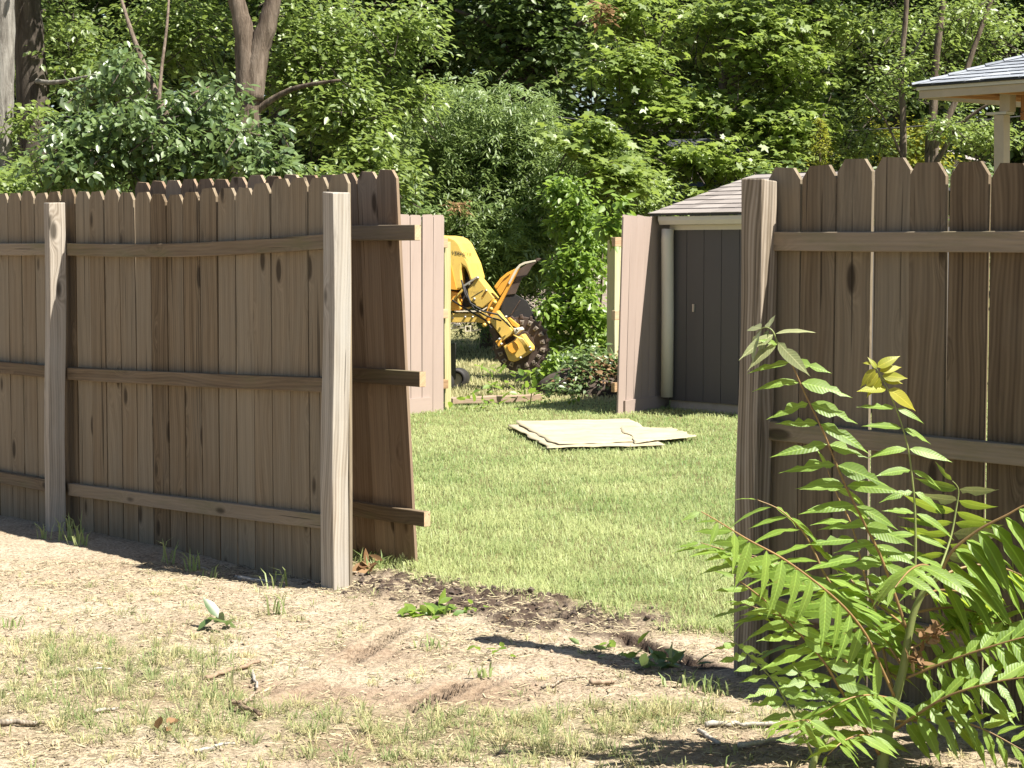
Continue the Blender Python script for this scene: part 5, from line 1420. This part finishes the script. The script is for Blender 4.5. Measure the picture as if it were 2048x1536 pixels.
# leaflet shapes, some chewed; length along X, width along Y
def leaflet_mesh(seed, bites, mat, wide=0.17, curl=0.25, fold=0.12):
    rr = random.Random(seed)
    n = 9
    top, bot = [], []
    for i in range(n + 1):
        t = i / n
        w = wide * (math.sin(math.pi * min(1, t * 1.08 + 0.0) ** 0.72) ** 0.85 if t < 0.93 else (1 - t) / 0.07 * 0.22)
        w = max(w, 0.0)
        top.append(w); bot.append(w)
    for _ in range(bites):
        i = rr.randint(2, n - 1); side = top if rr.random() < .5 else bot
        side[i] *= rr.uniform(0.25, 0.6)
        if rr.random() < .4 and i + 1 < n:
            side[i + 1] *= rr.uniform(0.3, 0.8)
    vs, fs = [], []
    tw = rr.uniform(-.25, .25)
    for i in range(n + 1):
        t = i / n
        z = -curl * t * t
        wv = 0.006 * math.sin(i * 2.2 + seed)
        a = tw * t
        vs += [(t, top[i] * math.cos(a), z + top[i] * (fold + math.sin(a)) + wv), (t, 0, z), (t, -bot[i] * math.cos(a), z + bot[i] * (fold - math.sin(a)) - wv)]
    for i in range(n):
        k = i * 3
        fs += [(k, k + 3, k + 4, k + 1), (k + 1, k + 4, k + 5, k + 2)]
    me = MB().add(vs, fs).mesh('leaflet', mat, True)
    return me
LF = [leaflet_mesh(i, (0, 1, 0, 2, 1, 0, 3, 1)[i % 8], MAT['leaflet'], random.uniform(.11, .145), random.uniform(.12, .45)) for i in range(16)]
LFC = [leaflet_mesh(40 + i, 5, MAT['leaflet'], random.uniform(.15, .21), random.uniform(.1, .3)) for i in range(8)]
LFY = [leaflet_mesh(60 + i, 0, MAT['leaflet_y'], .2, .2) for i in range(4)]
LFP = [leaflet_mesh(70 + i, 1, MAT['leaflet_pale'], .15, .2) for i in range(4)]
n_leaflets = 0
def frond(pts, npairs, length, nor, droop=0.35, along=0.45, kind=LF, r0=0.0042, red=True, start=0.12, taper=True, tipk=None, both=True, jit=0.18, lenvar=0.2, dirs='mid'):
    """pts: (px, py, depth offset) from the stem to the tip; nor: the leaf plane's normal"""
    global n_leaflets
    w = smooth([spt(*p) for p in pts])
    fr_ = MB().tube(w, [r0 * (1 - 0.72 * i / len(w)) for i in range(len(w))], 7).build('compound_leaf', MAT['stem_r'] if red else MAT['stem_g'], sap, True)
    cum = [0]
    for i in range(1, len(w)):
        cum.append(cum[-1] + (w[i] - w[i - 1]).length)
    tot = cum[-1]
    nor = Vector(nor).normalized()
    for j in range(npairs + 1):
        f = start + (1 - start) * j / npairs
        q = f * tot
        i = max(k for k in range(len(cum)) if cum[k] <= q + 1e-9)
        i = min(i, len(w) - 2)
        p = w[i].lerp(w[i + 1], (q - cum[i]) / max(1e-6, cum[i + 1] - cum[i]))
        d = (w[i + 1] - w[i]).normalized()
        sd = nor.cross(d).normalized()
        sides = (1, -1) if j < npairs else (0,)
        for s in sides:
            dv = sd * s + d * (along if s else 1.0) + Vector((0, 0, -droop * random.uniform(.7, 1.3)))
            if dirs and s:
                dv = Vector(DIRS[dirs][0 if s > 0 else 1]).normalized() + d * 0.2 + Vector((0, 0, -0.3 * droop * random.random()))
            dv += Vector((random.uniform(-jit, jit), random.uniform(-jit, jit), random.uniform(-jit, jit)))
            dv.normalize()
            up = (nor + sd * s * -0.25 + Vector((random.uniform(-jit, jit), random.uniform(-jit, jit), random.uniform(-jit, jit)))).normalized()
            up = (up - dv * up.dot(dv)).normalized()
            yy = up.cross(dv)
            ln = length * 1.3 * (0.75 + 0.5 * math.sin(math.pi * min(1, 0.18 + f * 0.72))) * random.uniform(1 - lenvar, 1 + lenvar) * (0.55 if (taper and f > 0.93) else 1)
            src = kind
            if tipk is not None and f > 0.82:
                src = tipk
            pp_ = p + dv * 0.004
            o = link('leaflet', src[random.randrange(len(src))], fr_)
            M = Matrix(((dv.x, yy.x, up.x, pp_.x), (dv.y, yy.y, up.y, pp_.y), (dv.z, yy.z, up.z, pp_.z), (0, 0, 0, 1)))
            loc, rot, _s = M.decompose()
            o.location = loc; o.rotation_euler = rot.to_euler(); o.scale = (ln, ln, ln)
            n_leaflets += 1
UPN = (0.15, -0.30, 0.95)
DIRS = {'rlow': ((0.36, -0.35, -0.75), (0.48, 0.30, 0.42)), 'mid': ((-0.88, -0.25, -0.10), (0.82, 0.05, -0.40)), 'tall': ((-0.95, -0.2, -0.12), (0.74, -0.22, -0.26)), 'left': ((0.02, -0.35, -0.90), (-0.80, 0.35, 0.05)),
        'right': ((0.50, -0.25, -0.78), (0.72, 0.25, -0.45)), 'thin': ((-0.80, -0.2, -0.05), (0.82, 0.0, -0.42))}
# tall frond rising left over the post
frond([(1811, 1254, 0), (1790, 1190, -.02), (1760, 1110, -.04), (1727, 1044, -.06), (1687, 963, -.08), (1647, 865, -.10), (1610, 788, -.12), (1580, 722, -.14), (1556, 690, -.16)], 11, 0.088, (0.25, -0.75, 0.6), 0.45, 0.15, LFC + LF[:6], 0.0048, start=0.22, dirs='tall')
# its wilted tip
frond([(1556, 690, -.16), (1545, 662, -.16), (1528, 655, -.15), (1512, 668, -.14)], 4, 0.075, (-0.3, -0.5, 0.8), 0.7, 0.3, LFP, 0.003, red=False, start=0.1, jit=.5, dirs=None)
# thin upright frond with yellow tip
frond([(1826, 1200, .02), (1831, 1113, .04), (1830, 1022, .05), (1826, 971, .05), (1817, 901, .05), (1800, 839, .04), (1775, 777, .03), (1755, 740, .02)], 9, 0.072, (0.1, -0.62, 0.75), 0.30, 0.5, LF, 0.0042, red=False, start=0.18, tipk=LFY, dirs='thin')
frond([(1770, 768, .03), (1756, 742, .02), (1746, 728, .02)], 4, 0.045, (-0.2, -0.8, 0.5), 0.6, 0.2, LFY, 0.002, red=False, start=0.2, dirs=None)
# long drooping frond to the left
frond([(1788, 1392, -.02), (1760, 1330, -.06), (1731, 1268, -.10), (1676, 1202, -.16), (1578, 1125, -.24), (1494, 1078, -.30), (1435, 1042, -.34), (1402, 1023, -.36)], 13, 0.092, (0.45, -0.6, 0.6), 0.75, 0.1, LF, 0.0046, start=0.16, dirs='left')
frond([(1600, 1140, -.1), (1520, 1120, -.14), (1450, 1100, -.18), (1400, 1085, -.2)], 6, 0.085, (-0.1, -0.5, 0.85), 0.4, 0.4, LF, 0.003, start=0.2)
# low left fronds, chewed
frond([(1625, 1512, -.12), (1605, 1465, -.14), (1578, 1414, -.16), (1548, 1363, -.18), (1504, 1316, -.2), (1450, 1268, -.22)], 9, 0.055, (-0.4, -0.8, 0.4), 0.2, 0.4, LFC, 0.004, red=False)
frond([(1690, 1450, -.1), (1665, 1415, -.14), (1629, 1378, -.16), (1603, 1350, -.18), (1583, 1328, -.18)], 7, 0.05, (0.2, -0.8, 0.5), 0.2, 0.5, LFC, 0.003, red=False)
frond([(1758, 1508, -.02), (1720, 1443, -.08), (1680, 1378, -.12), (1647, 1323, -.15), (1600, 1268, -.18), (1541, 1210, -.22), (1470, 1155, -.25)], 12, 0.085, (-0.3, -0.7, 0.6), 0.35, 0.3, LFC + LF, 0.0055)
# middle fronds
frond([(1808, 1338, .02), (1760, 1270, .04), (1700, 1215, .04), (1651, 1151, .05), (1629, 1104, .06), (1603, 1060, .06), (1560, 1020, .06), (1515, 1000, .05)], 11, 0.098, UPN, 0.25, 0.4, LF, 0.005)
frond([(1790, 1390, .05), (1775, 1341, .06), (1753, 1232, .08), (1731, 1159, .08), (1705, 1056, .08), (1676, 994, .08), (1655, 940, .08)], 11, 0.092, (-0.1, -0.6, 0.75), 0.2, 0.45, LF + LFC[:3], 0.005)
frond([(1724, 1290, .02), (1690, 1220, .0), (1640, 1170, -.02), (1570, 1130, -.04), (1500, 1110, -.06)], 9, 0.095, UPN, 0.3, 0.4, LF, 0.004)
frond([(1712, 1345, 0), (1660, 1290, .02), (1600, 1250, .04), (1540, 1225, .05), (1480, 1205, .06)], 9, 0.085, UPN, 0.25, 0.4, LF + LFC, 0.004)
# right side fronds
frond([(1882, 1150, 0), (1903, 1104, -.02), (1957, 1060, -.05), (2012, 1031, -.08), (2060, 1008, -.1), (2130, 1010, -.12)], 9, 0.135, (0.3, -0.55, 0.75), 0.65, 0.2, LF, 0.0055, start=0.1, dirs='right')
frond([(1860, 1170, .0), (1910, 1140, .06), (1980, 1130, .1), (2060, 1160, .14), (2140, 1220, .16)], 10, 0.125, (0.3, -0.4, 0.85), 0.55, 0.3, LF, 0.005, start=0.1, dirs='right')
frond([(1880, 1150, 0), (1850, 1130, -.2), (1820, 1140, -.38), (1790, 1175, -.5)], 6, 0.085, (-0.2, -0.2, 0.95), 0.5, 0.4, LF, 0.0045, dirs=None)
frond([(1870, 1165, .05), (1900, 1080, .12), (1912, 1020, .14), (1917, 980, .14), (1905, 962, .13)], 7, 0.092, (0.1, -0.8, -0.5), 0.1, 0.5, LFP + LF[:2], 0.004, red=False, start=0.3, dirs='mid')
frond([(1811, 1356, 0), (1884, 1327, -.05), (1957, 1301, -.1), (2045, 1275, -.14), (2120, 1262, -.16)], 9, 0.095, (0.3, -0.5, 0.8), 0.35, 0.4, LF + LFC[:3], 0.0045, dirs='rlow')
frond([(1786, 1462, 0), (1840, 1425, -.08), (1903, 1389, -.14), (1994, 1363, -.2), (2070, 1352, -.24)], 8, 0.088, (0.2, -0.5, 0.85), 0.35, 0.4, LF, 0.005, dirs='rlow')
frond([(1793, 1443, 0), (1884, 1440, -.08), (1957, 1454, -.14), (2048, 1502, -.2)], 8, 0.080, (0.2, -0.4, 0.9), 0.3, 0.4, LF + LFC[:3], 0.0042, dirs='rlow')
frond([(1830, 1225, .02), (1900, 1215, .08), (1970, 1230, .12), (2060, 1270, .16)], 8, 0.110, (0.2, -0.3, 0.93), 0.5, 0.35, LF, 0.0045, dirs='right')
frond([(1840, 1195, .04), (1880, 1180, .14), (1940, 1190, .22), (2010, 1230, .26), (2070, 1290, .28)], 9, 0.105, (0.2, -0.3, 0.93), 0.4, 0.35, LF, 0.004, dirs='right')
frond([(1800, 1360, .04), (1740, 1320, .12), (1670, 1290, .16), (1600, 1290, .18), (1540, 1300, .2)], 9, 0.085, UPN, 0.3, 0.4, LF, 0.004)
frond([(1795, 1400, 0), (1740, 1390, -.1), (1690, 1400, -.16), (1640, 1430, -.2)], 7, 0.075, UPN, 0.4, 0.4, LF + LFC[:3], 0.0035)
frond([(1820, 1260, .02), (1770, 1220, .1), (1720, 1180, .16), (1680, 1130, .2)], 8, 0.09, UPN, 0.25, 0.4, LF, 0.004)
frond([(1815, 1300, 0), (1880, 1270, .05), (1940, 1250, .1), (2010, 1245, .12)], 8, 0.09, (0.2, -0.3, 0.93), 0.4, 0.4, LF, 0.004, dirs='rlow')
frond([(1770, 1480, 0), (1730, 1470, -.1), (1690, 1480, -.18), (1655, 1510, -.22)], 6, 0.07, UPN, 0.4, 0.4, LF + LFC, 0.0035)
frond([(1655, 1470, -.1), (1640, 1450, -.2), (1610, 1440, -.28), (1560, 1450, -.34)], 5, 0.07, UPN, 0.5, 0.3, LFC, 0.003)
for (px, py, r, k) in ((1866, 1266, 0.030, 16), (1832, 1318, 0.026, 14)):
    c0 = spt(px, py, -0.05)
    p = np.array(c0)[None] + sample_ball(k * 2) * r
    V, T = leaf_geo(p, RNG.normal(size=(len(p), 3)), RNG.normal(size=(len(p), 3)), 0.035 * RNG.uniform(.6, 1.3, len(p)), SH_OVAL)
    q = link('dried_seed_head', np_mesh('dried_seed_head', V, T, MAT['brownleaf'], np.repeat(RNG.random(len(p)), 7)), sap); q['kind'] = 'stuff'
print('leaflets', n_leaflets)
